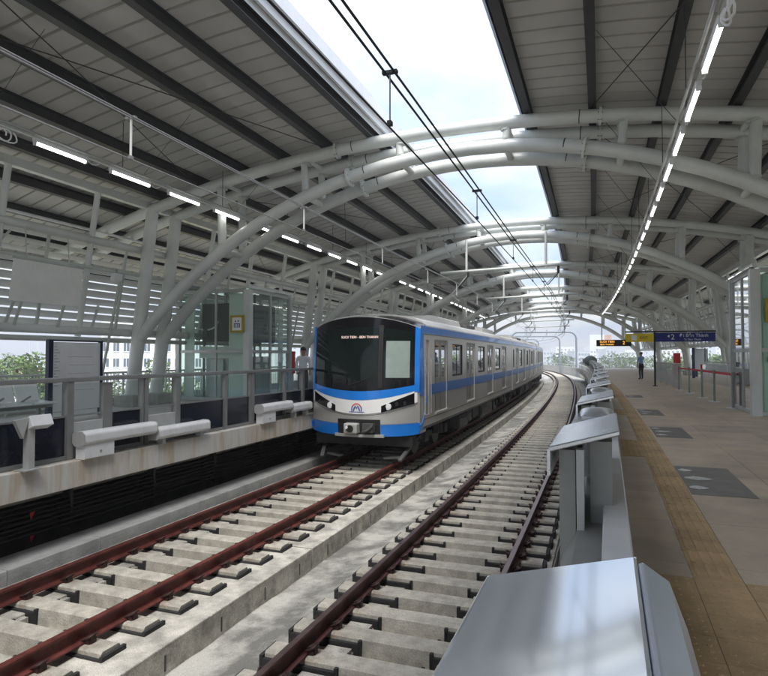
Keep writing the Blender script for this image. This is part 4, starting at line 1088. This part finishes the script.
# cross beams that carry the wires under the arches
for i, s in enumerate((24.6, 36.6, 49.4, 62.9, 76.4)):
    o = thing('wire_support', s, -3.7, 6.0, label='white cross beam holding the overhead wires, %s one from the camera' % ORD[i], cat='beam', group='cross beams for the overhead wires')
    m = MB(); m.tube([W(s, -6.3, 6.05), W(s, -1.0, 6.2)], .06, 8); m.build('beam', 'steel_white_d', o)
    for u in (-5.2, -2.0):
        m = MB(); m.tube([W(s, u, 6.08), W(s, u, zlow(u))], .05, 8); m.build('hanger', 'steel_white', o)
    for u in (UL, UR):
        m = MB(); m.tube([W(s, u+.4, 6.13), W(s, u+.4, 5.85)], .05, 8); m.tube([W(s, u+.4, 5.85), W(s, u, 5.4)], .02, 6); m.build('insulator', 'wire', o)
        m = MB(); m.tube([W(s, u+.4, 5.95), W(s, u-.3, 5.15), W(s, u, 4.85)], .018, 6); m.build('steady_arm', 'steel_white_d', o)
# portals beyond the station
for i, s in enumerate((92, 112, 133)):
    o = thing('line_portal', s, -3.7, -.5, label='grey rounded portal over the tracks beyond the station, %s one' % ('nearest', 'middle', 'farthest')[i], cat='portal', group='portals over the tracks beyond the station')
    u0, u1, zt = -8.3, 1.0, 6.05; pts = [W(s, u0, -.6), W(s, u0, 4.9)]
    for k in range(7): an = math.pi-math.pi/2*k/6; pts.append(W(s, u0+1.0+math.cos(an), zt-1+math.sin(an)))
    for k in range(7): an = math.pi/2-math.pi/2*k/6; pts.append(W(s, u1-1.0+math.cos(an), zt-1+math.sin(an)))
    pts += [W(s, u1, 4.9), W(s, u1, -.6)]
    m = MB(); m.tube(pts, .13, 10); m.build('portal_frame', 'portal_grey', o)
    for u in (UL, UR):
        m = MB(); m.tube([W(s, u+.7, 6.05), W(s, u+.7, 7.2)], .06, 8); m.tube([W(s, u+.7, 6.7), W(s, u-.2, 5.3)], .03, 6); m.build('wire_arm', 'portal_grey', o)
    m = MB(); m.tube([W(s, -6.9, 6.9), W(s, -.5, 6.9)], .03, 6); m.build('cross_wire', 'portal_grey', o)

# ================================================================== PLATFORM FURNITURE
# left: seats, board, screen, railing, extinguisher box
o = thing('bench', 8.4, -11.5, 1.1, label='row of pale metal seats behind the far platform barrier', cat='bench')
m = MB(); m.box(6.3, 10.0, -11.6, -11.5, 1.45, 1.51); m.build('beam', 'alum_dark', o)
for s in (6.6, 8.2, 9.7):
    m = MB(); m.bar(W(s, -11.55, 1.48), W(s, -11.55, 1.12), .07); m.bar(W(s, -11.85, 1.12), W(s, -11.25, 1.12), .06); m.build('leg', 'alum_dark', o)
for i in range(6):
    s = 6.35+i*.61
    m = MB(); m.sect([(-11.82, 1.55), (-11.32, 1.53), (-11.30, 1.55), (-11.32, 1.575), (-11.80, 1.60)], s, s+.55, 1); m.build('seat', 'chair', o, bevel=.015)
    m = MB(); m.sect([(-11.84, 1.60), (-11.80, 1.60), (-11.93, 1.95), (-11.97, 1.95)], s, s+.55, 1); m.build('backrest', 'chair', o, bevel=.012)
    m = MB(); m.bar(W(s-.03, -11.75, 1.55), W(s-.03, -11.4, 1.72), .03); m.build('armrest', 'alum_dark', o)
o = thing('information_board', 11.1, -12.0, 1.1, label='white map board in a dark blue frame on the far platform', cat='board')
for s in (10.36, 11.86):
    m = MB(); m.box(s-.075 if s < 11 else s-.03, s+.05 if s < 11 else s+.03, -12.05, -11.95, 1.1, 2.94); m.build('frame_post', 'board_frame', o)
m = MB(); m.box(10.41, 11.83, -12.02, -11.98, 1.28, 2.90); m.build('board_face', 'paper', o)
m = MB(); m.box(10.3, 11.9, -12.04, -11.96, 2.92, 2.955); m.build('top_rail', 'board_frame', o)
for k in range(14):
    m = MB(); z = 2.78-.07*k; m.box(10.46, 10.46+.06+.05*(k % 3), -11.979, -11.976, z, z+.018); m.build('printed_line', 'print_grey', o)
for k in range(5):
    m = MB(); z = 1.75+.2*k; m.box(10.85+.05*(k % 2), 11.65-.07*(k % 3), -11.979, -11.976, z, z+.010); m.build('printed_line', 'print_grey', o)
o = thing('projection_screen', 10.8, -12.75, 3.8, label='blank grey-white panel hung high on the left louvre wall', cat='panel')
zt, zb = 4.82, 3.84
q = [W(9.86, -12.72, zb), W(11.82, -12.72, zb), W(11.82, -12.70, zb), W(9.86, -12.70, zb), W(9.86, -12.58, zt), W(11.82, -12.58, zt), W(11.82, -12.56, zt), W(9.86, -12.56, zt)]
m = MB(); m.hexa(q); m.build('panel_face', 'screen_white', o)
m = MB(); m.tube([W(9.84, -12.57, zt), W(11.84, -12.57, zt)], .03, 8); m.build('top_roller', 'steel_white_d', o)
for s in (10.2, 11.4):
    m = MB(); m.bar(W(s, -12.73, zb), W(s, -12.95, 3.3), .05); m.build('lower_bracket', 'steel_white_d', o)
    m = MB(); m.bar(W(s, -12.58, zt), W(s, -12.65, 5.6), .02); m.build('hanger', 'steel_white_d', o)
o = thing('speaker', 12.9, -12.55, 4.6, label='small white loudspeaker on the conduit near the first left column', cat='speaker')
m = MB(); c = W(12.9, -12.5, 4.72); ax, ay, az = axes(12.9); m.lbox(c, ax*.08, ay*.14, az*.10+ax*.03); m.build('cabinet', 'housing', o, bevel=.02)
m = MB(); m.lbox(c+az*.14, ax*.02, ay*.02, az*.08); m.build('bracket', 'alum_dark', o)
def railing(name, s0, s1, u, z0, zt, step, mname, label, top=.03):
    o = thing(name, s0, u, z0, label=label, cat='railing')
    m = MB(); m.tube([W(s0+(s1-s0)*k/30, u, zt) for k in range(31)], top, 8); m.build('handrail', mname, o)
    m = MB(); m.box(s0, s1, u-.015, u+.015, z0+.08, z0+.12); m.build('bottom_rail', mname, o)
    n = int((s1-s0)/step)
    for k in range(n+1):
        s = s0+(s1-s0)*k/max(1, n); w = .022 if k % 12 == 0 else .009
        m = MB(); m.box(s-w, s+w, u-w, u+w, z0+(0 if w > .02 else .12), zt-.01); m.build('post' if w > .02 else 'baluster', mname, o)
    return o
railing('platform_railing', -1.0, 33.0, -13.62, 1.1, 2.08, .16, 'steel_white_d', 'pale railing with thin bars at the back of the far platform')
m = MB(); m.box(-14, 76, -14.1, -13.9, 1.1, 1.32); m.build('platform_upstand', 'concrete', label='low concrete upstand behind the railing of the far platform', cat='kerb')
o = thing('fire_cabinet', 20.6, -10.6, 1.1, label='red fire cabinet right of the left lift shaft', cat='cabinet')
m = MB(); m.box(20.3, 20.6, -11.3, -11.05, 1.9, 2.75); m.build('body', 'red', o, bevel=.02)
m = MB(); m.box(20.33, 20.57, -11.05, -11.035, 1.94, 2.71); m.build('door', 'red', o)
m = MB(); m.box(20.35, 20.55, -11.25, -11.1, 1.1, 1.9); m.build('stand', 'alum_matt', o)

# right: fence round the stairs, belt posts, signs
railing('stair_railing', 28.6, 38.2, 3.32, 1.1, 2.22, .20, 'alum_matt', 'grey bar railing beside the stairs on the near platform')
railing('stair_railing', 19.8, 38.0, 5.9, 1.1, 2.25, .28, 'alum_matt', 'grey bar railing on the far side of the stairs, near platform')
for i in range(8):
    o = thing('glass_balustrade', 21+2.2*i, 5.6, 1.1, label='glass stair balustrade pane on the near platform, %s from the lift' % ORD[i], cat='balustrade', group='glass panes beside the stairs')
    a = 20.2+2.2*i
    m = MB(); m.box(a+.03, a+2.15, 5.6, 5.612, 1.15, 2.1); m.build('glass_pane', 'glass', o)
    m = MB(); m.box(a, a+2.19, 5.58, 5.63, 2.1, 2.14); m.build('cap_rail', 'alum_matt', o)
BP = [(19.1, 3.42), (21.6, 3.38), (23.6, 3.34), (26.2, 3.30), (28.4, 3.22)]
for i, (s, u) in enumerate(BP):
    o = thing('belt_post', s, u, 1.1, label='dark belt post with a red belt, %s from the right lift' % ORD[i], cat='belt post', group='belt posts in front of the stairs')
    m = MB(); m.tube([W(s, u, 1.12), W(s, u, 2.1)], .035, 10); m.build('pole', 'alum_dark', o)
    m = MB(); m.tube([W(s, u, 1.10), W(s, u, 1.125)], .17, 16); m.build('base', 'housing', o)
    m = MB(); m.tube([W(s, u, 2.0), W(s, u, 2.12)], .045, 10); m.build('belt_case', 'alum_dark', o)
    if i < 4:
        s2, u2 = BP[i+1]; m = MB(); m.bar(W(s+.03, u, 2.05), W(s2-.03, u2, 2.05), .006, .07); m.build('belt', 'belt_red', o)
SS = 32.0
o = thing('direction_sign', SS, 4.0, 3.2, label='long navy hanging sign with white lettering above the near platform', cat='sign')
m = MB(); m.box(SS-.06, SS+.06, 2.68, 5.28, 3.26, 3.69); m.build('sign_box', 'navy_sign', o, bevel=.01)
ax, ay, az = axes(SS)
put_text('2', .36, 'text_white', o, W(SS-.066, 3.44, 3.475), ax, az, 'numeral')
put_text('Đi Bến Thành', .22, 'text_white', o, W(SS-.066, 4.36, 3.55), ax, az)
put_text('To Ben Thanh', .13, 'text_white', o, W(SS-.066, 4.30, 3.36), ax, az)
m = MB(); m.add([W(SS-.064, 3.19, 3.52), W(SS-.064, 3.30, 3.60), W(SS-.064, 3.30, 3.46)], [(0, 2, 1)]); m.build('arrow', 'text_white', o)
m = MB(); m.box(SS-.07, SS+.07, 1.3, 5.3, 3.72, 3.79); m.build('hanging_rail', 'black_sign', o)
o = thing('exit_sign', SS, 2.0, 3.2, label='yellow hanging sign left of the navy one', cat='sign')
m = MB(); m.box(SS-.06, SS+.06, 1.32, 2.60, 3.26, 3.66); m.build('sign_box', 'yellow_sign', o, bevel=.01)
m = MB(); m.box(SS-.066, SS-.0605, 1.58, 1.84, 3.33, 3.59); m.build('pictogram', 'paper', o)
put_text('EXIT', .17, 'black_sign', o, W(SS-.066, 2.15, 3.46), ax, az)
o = thing('sign_post', SS, 2.64, 1.1, label='thin black post under the junction of the yellow and navy signs', cat='post')
m = MB(); m.box(SS-.05, SS+.05, 2.6, 2.68, 1.1, 3.72); m.build('shaft', 'black_sign', o)
m = MB(); m.box(SS-.1, SS+.1, 2.54, 2.74, 1.1, 1.13); m.build('base_plate', 'black_sign', o)
SD = 36.5
o = thing('departure_display', SD, .8, 3.0, label='black hanging display with amber letters left of the yellow sign', cat='display')
m = MB(); m.box(SD-.12, SD+.12, .05, 1.9, 3.12, 3.48); m.build('display_case', 'black_sign', o, bevel=.015)
ax2, ay2, az2 = axes(SD)
put_text('SUOI TIEN', .17, 'led_amber', o, W(SD-.126, .62, 3.37), ax2, az2)
put_text('BEN THANH', .13, 'led_amber', o, W(SD-.126, .62, 3.21), ax2, az2)
put_text('2', .26, 'led_amber', o, W(SD-.126, 1.5, 3.30), ax2, az2)
for u in (.35, 1.6):
    m = MB(); m.tube([W(SD, u, 3.48), W(SD, u, zlow(u) if u < 4 else 7)], .03, 6); m.build('hanger', 'alum_matt', o)
o = thing('totem', 42, 5.2, 1.1, label='red notice stand behind the stair railing, below the navy sign', cat='notice stand')
m = MB(); m.box(41.9, 42.1, 4.8, 5.2, 1.3, 2.75); m.build('panel', 'red', o, bevel=.03); m = MB(); m.box(41.85, 42.15, 4.85, 5.15, 1.1, 1.3); m.build('foot', 'alum_dark', o)
for i, (s, u) in enumerate(((44, 6.2), (47, 6.9))):
    o = thing('notice_board', s, u, 1.1, label='dark narrow notice board beyond the stairs, %s one' % ('left', 'right')[i], cat='notice board', group='dark boards beyond the stairs')
    m = MB(); m.box(s-.05, s+.05, u, u+.16, 1.1, 3.1); m.box(s-.05, s+.05, u+.75, u+.8, 1.1, 3.1); m.build('frame', 'board_frame', o)
    m = MB(); m.box(s-.03, s+.03, u+.16, u+.75, 1.6, 3.05); m.build('face', 'bld_grey', o)
# convex mirror seen from behind on the far part of the near barrier
SMI = 46.0
o = thing('platform_mirror', SMI, -.15, 2.1, label='dark rounded mirror standing on the far end of the near barrier', cat='mirror')
m = MB(); m.tube([W(SMI, -.1, 1.1), W(SMI, -.1, 2.3)], .05, 8); m.build('pole', 'alum_matt', o)
vs = []; fs = []
for i in range(7):
    for k in range(16):
        an = 2*math.pi*k/16; r_ = .46*math.sin(math.pi/2*i/6); vs.append(W(SMI-.32*math.cos(math.pi/2*i/6), -.1+r_*math.cos(an), 2.2+r_*.85*math.sin(an)))
for i in range(6):
    for k in range(16): fs.append((i*16+k, i*16+(k+1) % 16, (i+1)*16+(k+1) % 16, (i+1)*16+k))
m = MB(); m.add(vs, fs, 0, True); m.build('dome', 'mirror_back', o)
# closing fence at the end of the near platform
railing('end_fence', PE-.4, PE-.1, 2.0, 1.1, 2.2, .1, 'alum_matt', 'short grey fence piece at the far end of the near platform')
o = thing('end_gate', PE-.5, 4, 1.1, label='grey barred fence across the far end of the near platform', cat='fence')
for k in range(32):
    u = .3+.24*k; m = MB(); m.bar(W(PE-.5, u, 1.1), W(PE-.5, u, 2.25), .03); m.build('bar', 'alum_matt', o)
for z in (1.2, 2.25):
    m = MB(); m.bar(W(PE-.5, .2, z), W(PE-.5, 8.0, z), .06); m.build('rail', 'alum_matt', o)

# ================================================================== PEOPLE
def person(s, u, z, face, H, shirt, label, arm_up):
    k = H/1.70
    J = {'pel': (0, 0, .95), 'wai': (0, .005, 1.10), 'che': (0, .0, 1.30), 'nec': (0, .01, 1.45), 'hd0': (0, .02, 1.54), 'hd1': (0, .03, 1.62), 'hd2': (0, .02, 1.68),
         'shl': (-.17, 0, 1.40), 'ell': (-.22, .03, 1.13), 'wrl': (-.21, .10, .90), 'hal': (-.205, .13, .81),
         'shr': (.17, 0, 1.40), 'hpl': (-.09, 0, .90), 'knl': (-.10, .03, .50), 'anl': (-.10, -.01, .09), 'tol': (-.115, .13, .035),
         'hpr': (.09, 0, .90), 'knr': (.11, .05, .50), 'anr': (.12, .03, .09), 'tor': (.14, .17, .035)}
    if arm_up: J.update({'elr': (.30, .14, 1.26), 'wrr': (.16, .20, 1.46), 'har': (.115, .15, 1.54)})
    else: J.update({'elr': (.22, .03, 1.13), 'wrr': (.20, .12, .92), 'har': (.19, .15, .84)})
    E_ = [('pel', 'wai'), ('wai', 'che'), ('che', 'nec'), ('nec', 'hd0'), ('hd0', 'hd1'), ('hd1', 'hd2'), ('che', 'shl'), ('shl', 'ell'), ('ell', 'wrl'), ('wrl', 'hal'), ('che', 'shr'), ('shr', 'elr'), ('elr', 'wrr'), ('wrr', 'har'),
          ('pel', 'hpl'), ('hpl', 'knl'), ('knl', 'anl'), ('anl', 'tol'), ('pel', 'hpr'), ('hpr', 'knr'), ('knr', 'anr'), ('anr', 'tor')]
    Rr = {'pel': .135, 'wai': .125, 'che': .14, 'nec': .055, 'hd0': .075, 'hd1': .095, 'hd2': .075, 'shl': .07, 'shr': .07, 'ell': .048, 'elr': .048, 'wrl': .033, 'wrr': .033, 'hal': .036, 'har': .036,
          'hpl': .095, 'hpr': .095, 'knl': .062, 'knr': .062, 'anl': .045, 'anr': .045, 'tol': .038, 'tor': .038}
    names = list(J); me = bpy.data.meshes.new('skeleton')
    me.from_pydata([tuple(c*k for c in J[n]) for n in names], [(names.index(a), names.index(b)) for a, b in E_], [])
    tmp = bpy.data.objects.new('skeleton', me); COL.objects.link(tmp)
    tmp.modifiers.new('skin', 'SKIN'); sub = tmp.modifiers.new('sub', 'SUBSURF'); sub.levels = 1; sub.render_levels = 1
    for i, n in enumerate(names):
        v = me.skin_vertices[0].data[i]; r_ = Rr[n]*k; v.radius = (r_, r_*(.72 if n in ('pel', 'wai', 'che') else 1)); v.use_root = (n == 'pel')
    out = bpy.data.meshes.new_from_object(tmp.evaluated_get(bpy.context.evaluated_depsgraph_get())); bpy.data.objects.remove(tmp)
    out.name = 'body'; out.materials.clear()
    for n in ('skin', shirt, 'trousers', 'shoe'): out.materials.append(M[n])
    el = Vector(J['wrr'])*k
    for p in out.polygons:
        c = p.center/k; p.use_smooth = True
        arm = abs(c.x) > .165 and c.z < 1.32 and c.z > .70
        if c.z < .085: mi = 3
        elif c.z < 1.0 and not (arm and abs(c.x) > .17): mi = 2
        elif c.z > 1.455: mi = 0
        elif arm and c.z < 1.06: mi = 0
        elif arm_up and c.x > .10 and c.y > .12 and c.z > 1.3: mi = 0
        else: mi = 1
        p.material_index = mi
    o = thing('person', s, u, z, label=label, cat='person'); o.rotation_euler.z += face; WM[o.name] = Matrix.Translation(o.location) @ Matrix.Rotation(o.rotation_euler.z, 4, 'Z')
    b = bpy.data.objects.new('body', out); COL.objects.link(b); b.parent = o; WM[b.name] = WM[o.name]
    mw = WM[o.name]
    def blob(c, r, sc, mname, nm, lo=-1.0):
        m = MB(); vs = []; fs = []
        for i in range(9):
            for j in range(12):
                a, q = math.pi*i/8, 2*math.pi*j/12; p_ = Vector((r*sc[0]*math.sin(a)*math.cos(q), r*sc[1]*math.sin(a)*math.sin(q), r*sc[2]*max(lo, math.cos(a))))
                vs.append(mw @ ((Vector(c)*k)+p_*k))
        for i in range(8):
            for j in range(12): fs.append((i*12+j, i*12+(j+1) % 12, (i+1)*12+(j+1) % 12, (i+1)*12+j))
        m.add(vs, fs, 0, True); return m.build(nm, mname, o)
    blob((0, .005, 1.635), .108, (.92, 1.0, .98), 'hair', 'hair', -.15)
    blob((0, .125, 1.585), .018, (.8, 1, 1.2), 'skin', 'nose')
    for x in (-.035, .035): blob((x, .108, 1.61), .011, (1.2, .7, .8), 'hair', 'eye')
    for x in (-.098, .098): blob((x, .02, 1.59), .026, (.45, .8, 1.2), 'skin', 'ear')
    m = MB(); m.lbox(mw @ Vector((0, .116*k, 1.545*k)), mw.to_3x3() @ Vector((.022, 0, 0)), mw.to_3x3() @ Vector((0, .006, 0)), Vector((0, 0, .004))); m.build('mouth', 'red', o)
person(40.2, 2.74, 1.1, R(38), 1.68, 'shirt_blue', 'person in a blue shirt and dark trousers on the near platform, hand at the ear', True)
person(17.9, -9.35, 1.1, R(-150), 1.74, 'shirt_white', 'person in a white shirt on the far platform, left of the train front', False)

# ================================================================== SURROUNDINGS
YAW = .3603
def at(px, D, z): return Vector((D*(-math.sin(YAW)+math.cos(YAW)*(px-384)/600), D*(math.cos(YAW)+math.sin(YAW)*(px-384)/600), z))
# viaduct parapets beyond the platforms
for nm, u, lab in (('parapet', 1.45, 'low concrete parapet right of the tracks beyond the station'), ('parapet', -9.0, 'low concrete parapet left of the tracks beyond the station')):
    o = thing(nm, 90, u, -.6, label=lab, cat='parapet'); s = PE+.3
    while s < 147:
        m = MB(); m.box(s, s+3.97, u-.1, u+.1, -.8, .75, 2); m.build('parapet_panel', 'concrete', o); s += 4
    m = MB(); m.tube([W(PE+.3+3*k, u, 1.15) for k in range(23)], .035, 6); m.build('parapet_rail', 'alum_matt', o)
    for k in range(22):
        m = MB(); m.bar(W(PE+1+3*k, u, .75), W(PE+1+3*k, u, 1.15), .04); m.build('rail_post', 'alum_matt', o)
def leaf_cloud(m, c, r, n, size, rr):
    for i in range(n):
        while True:
            d = Vector((rr.uniform(-1, 1), rr.uniform(-1, 1), rr.uniform(-1, 1)))
            if .15 < d.length < 1: break
        d = d.normalized()*(d.length**.45)
        p = c+Vector((d.x*r[0], d.y*r[1], d.z*r[2])); a = Vector((rr.gauss(0, 1), rr.gauss(0, 1), rr.gauss(0, .6))).normalized(); b = a.cross(Vector((rr.gauss(0, 1), rr.gauss(0, 1), rr.gauss(0, 1)))).normalized()
        s = size*rr.uniform(.6, 1.3)
        m.add([p-a*s, p-b*s*.45, p+a*s, p+b*s*.45], [(0, 1, 2, 3)], rr.choice((0, 0, 1, 2)))
def tree(px, D, ztop, w, seed, label, mats, group='trees outside on the left', nl=900):
    rr = random.Random(seed); base = at(px, D, GZ); h = ztop-GZ
    o = thing_at('tree', base, label=label, cat='tree', group=group)
    m = MB(); top = base+Vector((rr.uniform(-.4, .4), rr.uniform(-.4, .4), h*.62))
    m.tube([base, base+Vector((.1, 0, h*.3)), top], [.28, .2, .12], 8); lobes = []
    for k in range(7):
        a = k*2.4+rr.uniform(-.3, .3); q = base+Vector((math.cos(a)*w*rr.uniform(.3, .62), math.sin(a)*w*rr.uniform(.3, .62), h*rr.uniform(.66, .88)))
        st = base+Vector((0, 0, h*rr.uniform(.38, .6))); m.tube([st, (st+q)/2+Vector((0, 0, .3)), q], [.09, .06, .03], 5); lobes.append((q, w*rr.uniform(.32, .5)))
    lobes.append((base+Vector((0, 0, h*.9)), w*.42)); m.build('trunk', 'bark', o)
    m = MB()
    for q, r in lobes: leaf_cloud(m, q, (r, r, r*.8), nl//8, .22*w/3.2, rr)
    m.build('crown', mats, o)
LA, LB = ['leaf2', 'leaf0', 'leaf1'], ['leaf0', 'leaf1', 'leaf2']; LC = ['leaf2', 'leaf3', 'leaf0']
tree(36, 62, 2.9, 4.0, 11, 'bushy green tree seen under the left wall, left of the map board', LA, nl=2200)
tree(4, 75, 1.9, 3.4, 12, 'green tree cut off by the left picture edge', LB, nl=1400)
tree(9, 130, 3.6, 3.0, 17, 'small dark distant tree at the left picture edge', LB, nl=700)
tree(119, 50, .7, 2.6, 13, 'yellowish tree just right of the map board', LC, nl=1400)
tree(158, 55, 2.9, 2.5, 14, 'fresh green tree between the two left columns', LA, nl=1400)
tree(196, 48, 1.2, 2.4, 15, 'green tree seen behind the left lift shaft', LA, nl=1400)
tree(72, 85, .2, 3.4, 16, 'low green tree hidden behind the map board', LB, nl=900)
for i, (px, D, zt, w) in enumerate(((690, 130, 1.5, 6), (705, 120, 3.0, 6), (722, 140, 2.2, 7), (668, 170, 2.2, 7), (560, 260, 3.0, 8), (612, 240, 2.6, 8), (636, 230, 2.2, 7))):
    tree(px, D, zt, w, 30+i, 'hazy tree beyond the near platform, %s from the left' % ('third fourth fifth sixth first second'.split()+['x'])[i] if False else
         ('distant tree beyond the stairs on the right, %s one' % ('left', 'middle', 'right')[i] if i < 3 else 'distant tree beyond the end of the platform, %s one' % ('rightmost', 'leftmost', 'second', 'third')[i-3]), LB, 'trees beyond the near platform', 900)
def block(px0, px1, D, depth, zt, label, name, wall, rows, cols, win, roof=None, group=None, zb=GZ):
    a, b = at(px0, D, zb), at(px1, D, zb); x = (b-a); wl_ = x.length; x.normalize(); y = Vector((-x.y, x.x, 0)); c = (a+b)/2
    o = thing_at(name, c+y*depth/2, label=label, cat='building', group=group)
    hgt = zt-zb
    m = MB(); m.lbox(c+y*depth/2+Vector((0, 0, hgt/2)), x*wl_/2, y*depth/2, Vector((0, 0, hgt/2))); m.build('wall', wall, o)
    if roof == 'gable':
        p = [a-x*.4-y*.4, b+x*.4-y*.4, b+x*.4+y*(depth+.4), a-x*.4+y*(depth+.4)]; p = [Vector((q.x, q.y, zt)) for q in p]; r0 = (p[0]+p[3])/2+x*depth*.25+Vector((0, 0, depth*.3)); r1 = (p[1]+p[2])/2-x*depth*.25+Vector((0, 0, depth*.3))
        m = MB(); m.add(p+[r0, r1], [(0, 1, 5, 4), (1, 2, 5), (2, 3, 4, 5), (3, 0, 4), (3, 2, 1, 0)]); m.build('roof', 'roof_tile', o)
    else:
        m = MB(); m.lbox(c+y*depth/2+Vector((0, 0, hgt+.25)), x*(wl_/2+.15), y*(depth/2+.15), Vector((0, 0, .24))); m.build('roof', wall, o)
    for r in range(rows):
        for q in range(cols):
            u = (q+.5)/cols*wl_-wl_/2; z = zb+hgt-win[2]-r*win[3]
            if z-win[1] < zb: continue
            wc = c+x*u-y*.02+Vector((0, 0, z-zb))
            m = MB(); m.lbox(wc, x*win[0]/2, y*.05, Vector((0, 0, win[1]/2))); wo = m.build('window', 'bld_glass', o)
            m = MB(); m.lbox(wc-y*.06, x*.05, y*.03, Vector((0, 0, win[1]/2))); m.lbox(wc-y*.06-Vector((0, 0, win[1]/2+.06)), x*(win[0]/2+.1), y*.08, Vector((0, 0, .06))); m.build('window_frame', wall, wo)
block(101, 214, 120, 14, 9.6, 'white office building with rows of dark windows outside the left platform', 'office_building', 'bld_white', 5, 11, (1.15, 1.7, 2.2, 3.1))
block(96, 236, 42, 6, -1.0, 'long low yellow building behind the left railing', 'yellow_building', 'yellow_wall', 1, 8, (.9, 1.0, 1.2, 3))
block(1, 24, 95, 8, -.9, 'house with a red tiled roof at the left picture edge', 'house', 'bld_white', 2, 4, (.9, 1.2, 1.6, 3), 'gable')
block(42, 56, 100, 8, -.9, 'house with a red tiled roof left of the map board', 'house', 'bld_white', 2, 3, (.9, 1.2, 1.6, 3), 'gable')
SK = [(540, 556, 520, 7, 'bld_grey'), (556, 575, 600, 11, 'bld_white'), (575, 590, 480, 6, 'bld_grey'), (590, 606, 640, 13, 'bld_white'), (606, 625, 560, 9, 'bld_grey'), (625, 640, 500, 7, 'bld_white'), (640, 662, 620, 12, 'bld_grey'), (662, 684, 450, 8, 'bld_white'), (690, 712, 520, 9, 'bld_grey'), (716, 735, 600, 12, 'bld_white'),
      (215, 240, 420, 12, 'bld_grey'), (240, 275, 480, 15, 'bld_white'), (280, 310, 450, 11, 'bld_grey')]
for i, (a, b, D, zt, wm_) in enumerate(SK):
    block(a, b, D, 20, zt, ('pale distant block on the skyline beyond the platform end, %s from the left' % ORD[i]) if i < 10 else 'pale distant block behind the left lift, %s from the left' % ORD[i-10], 'distant_building', wm_, 3, 5, (1.6, 1.6, 2.5, 4), group='distant blocks on the skyline')
for i, (px, D, zt) in enumerate(((30, 140, 9.0), (38, 150, 8.4))):
    o = thing_at('mast', at(px, D, GZ), label='thin tall mast above the trees on the left, %s of two' % ('left one', 'right one')[i], cat='mast', group='thin masts outside')
    m = MB(); m.tube([at(px, D, GZ), at(px, D, zt)], [.18, .10], 6); m.build('shaft', 'bld_grey', o); m = MB(); m.bar(at(px-1.2, D, zt-1), at(px+1.2, D, zt-1), .12); m.build('cross_arm', 'bld_grey', o)
for i, (px, D, zt) in enumerate(((576, 170, 9.5), (560, 260, 12))):
    o = thing_at('lattice_mast', at(px, D, GZ), label='slim lattice mast beyond the platform end, %s' % ('nearer one', 'farther one')[i], cat='mast', group='lattice masts beyond the station')
    m = MB()
    for q in (-.35, .35): m.tube([at(px, D, GZ)+Vector((q*1.8, 0, 0)), at(px, D, zt)+Vector((q*.5, 0, 0))], .06, 5)
    for k in range(14):
        z0 = GZ+(zt-GZ)*k/14; z1 = GZ+(zt-GZ)*(k+1)/14; f = 1-k/20; m.bar(at(px, D, z0)+Vector((-.6*f, 0, 0)), at(px, D, z1)+Vector((.6*f, 0, 0)), .05)
    m.build('lattice', 'bld_grey', o)
o = thing_at('billboard', at(600, 210, GZ), label='pale blue and pink billboard above the far end of the platform', cat='billboard')
c = at(597, 210, 7.4); X = Vector((math.cos(YAW), math.sin(YAW), 0)); Y = Vector((-math.sin(YAW), math.cos(YAW), 0))
m = MB(); m.lbox(c, X*2.6, Y*.2, Vector((0, 0, 2.5))); m.build('panel', 'cover_blue', o); m = MB(); m.lbox(c+X*3.9+Vector((0, 0, .8)), X*1.2, Y*.2, Vector((0, 0, 1.6))); m.build('pink_panel', 'roof_tile', o)
m = MB(); m.bar(at(597, 210.5, GZ), at(597, 210.5, 7), .5); m.build('pole', 'bld_grey', o)
# ------------------------------------------------------------------ hazy air
m = MB(); m.raw(-900, 900, -120, 900, GZ-1, 28)
hz_ = m.build('haze', 'seam', kind='stuff')
hm = bpy.data.materials.new('haze'); hm.use_nodes = True; n_ = hm.node_tree.nodes; n_.remove(n_['Principled BSDF'])
pv = n_.new('ShaderNodeVolumePrincipled'); pv.inputs['Color'].default_value = (.95, .97, 1, 1); pv.inputs['Density'].default_value = .0014; pv.inputs['Anisotropy'].default_value = .3
hm.node_tree.links.new(pv.outputs[0], n_['Material Output'].inputs['Volume']); hz_.data.materials.clear(); hz_.data.materials.append(hm)
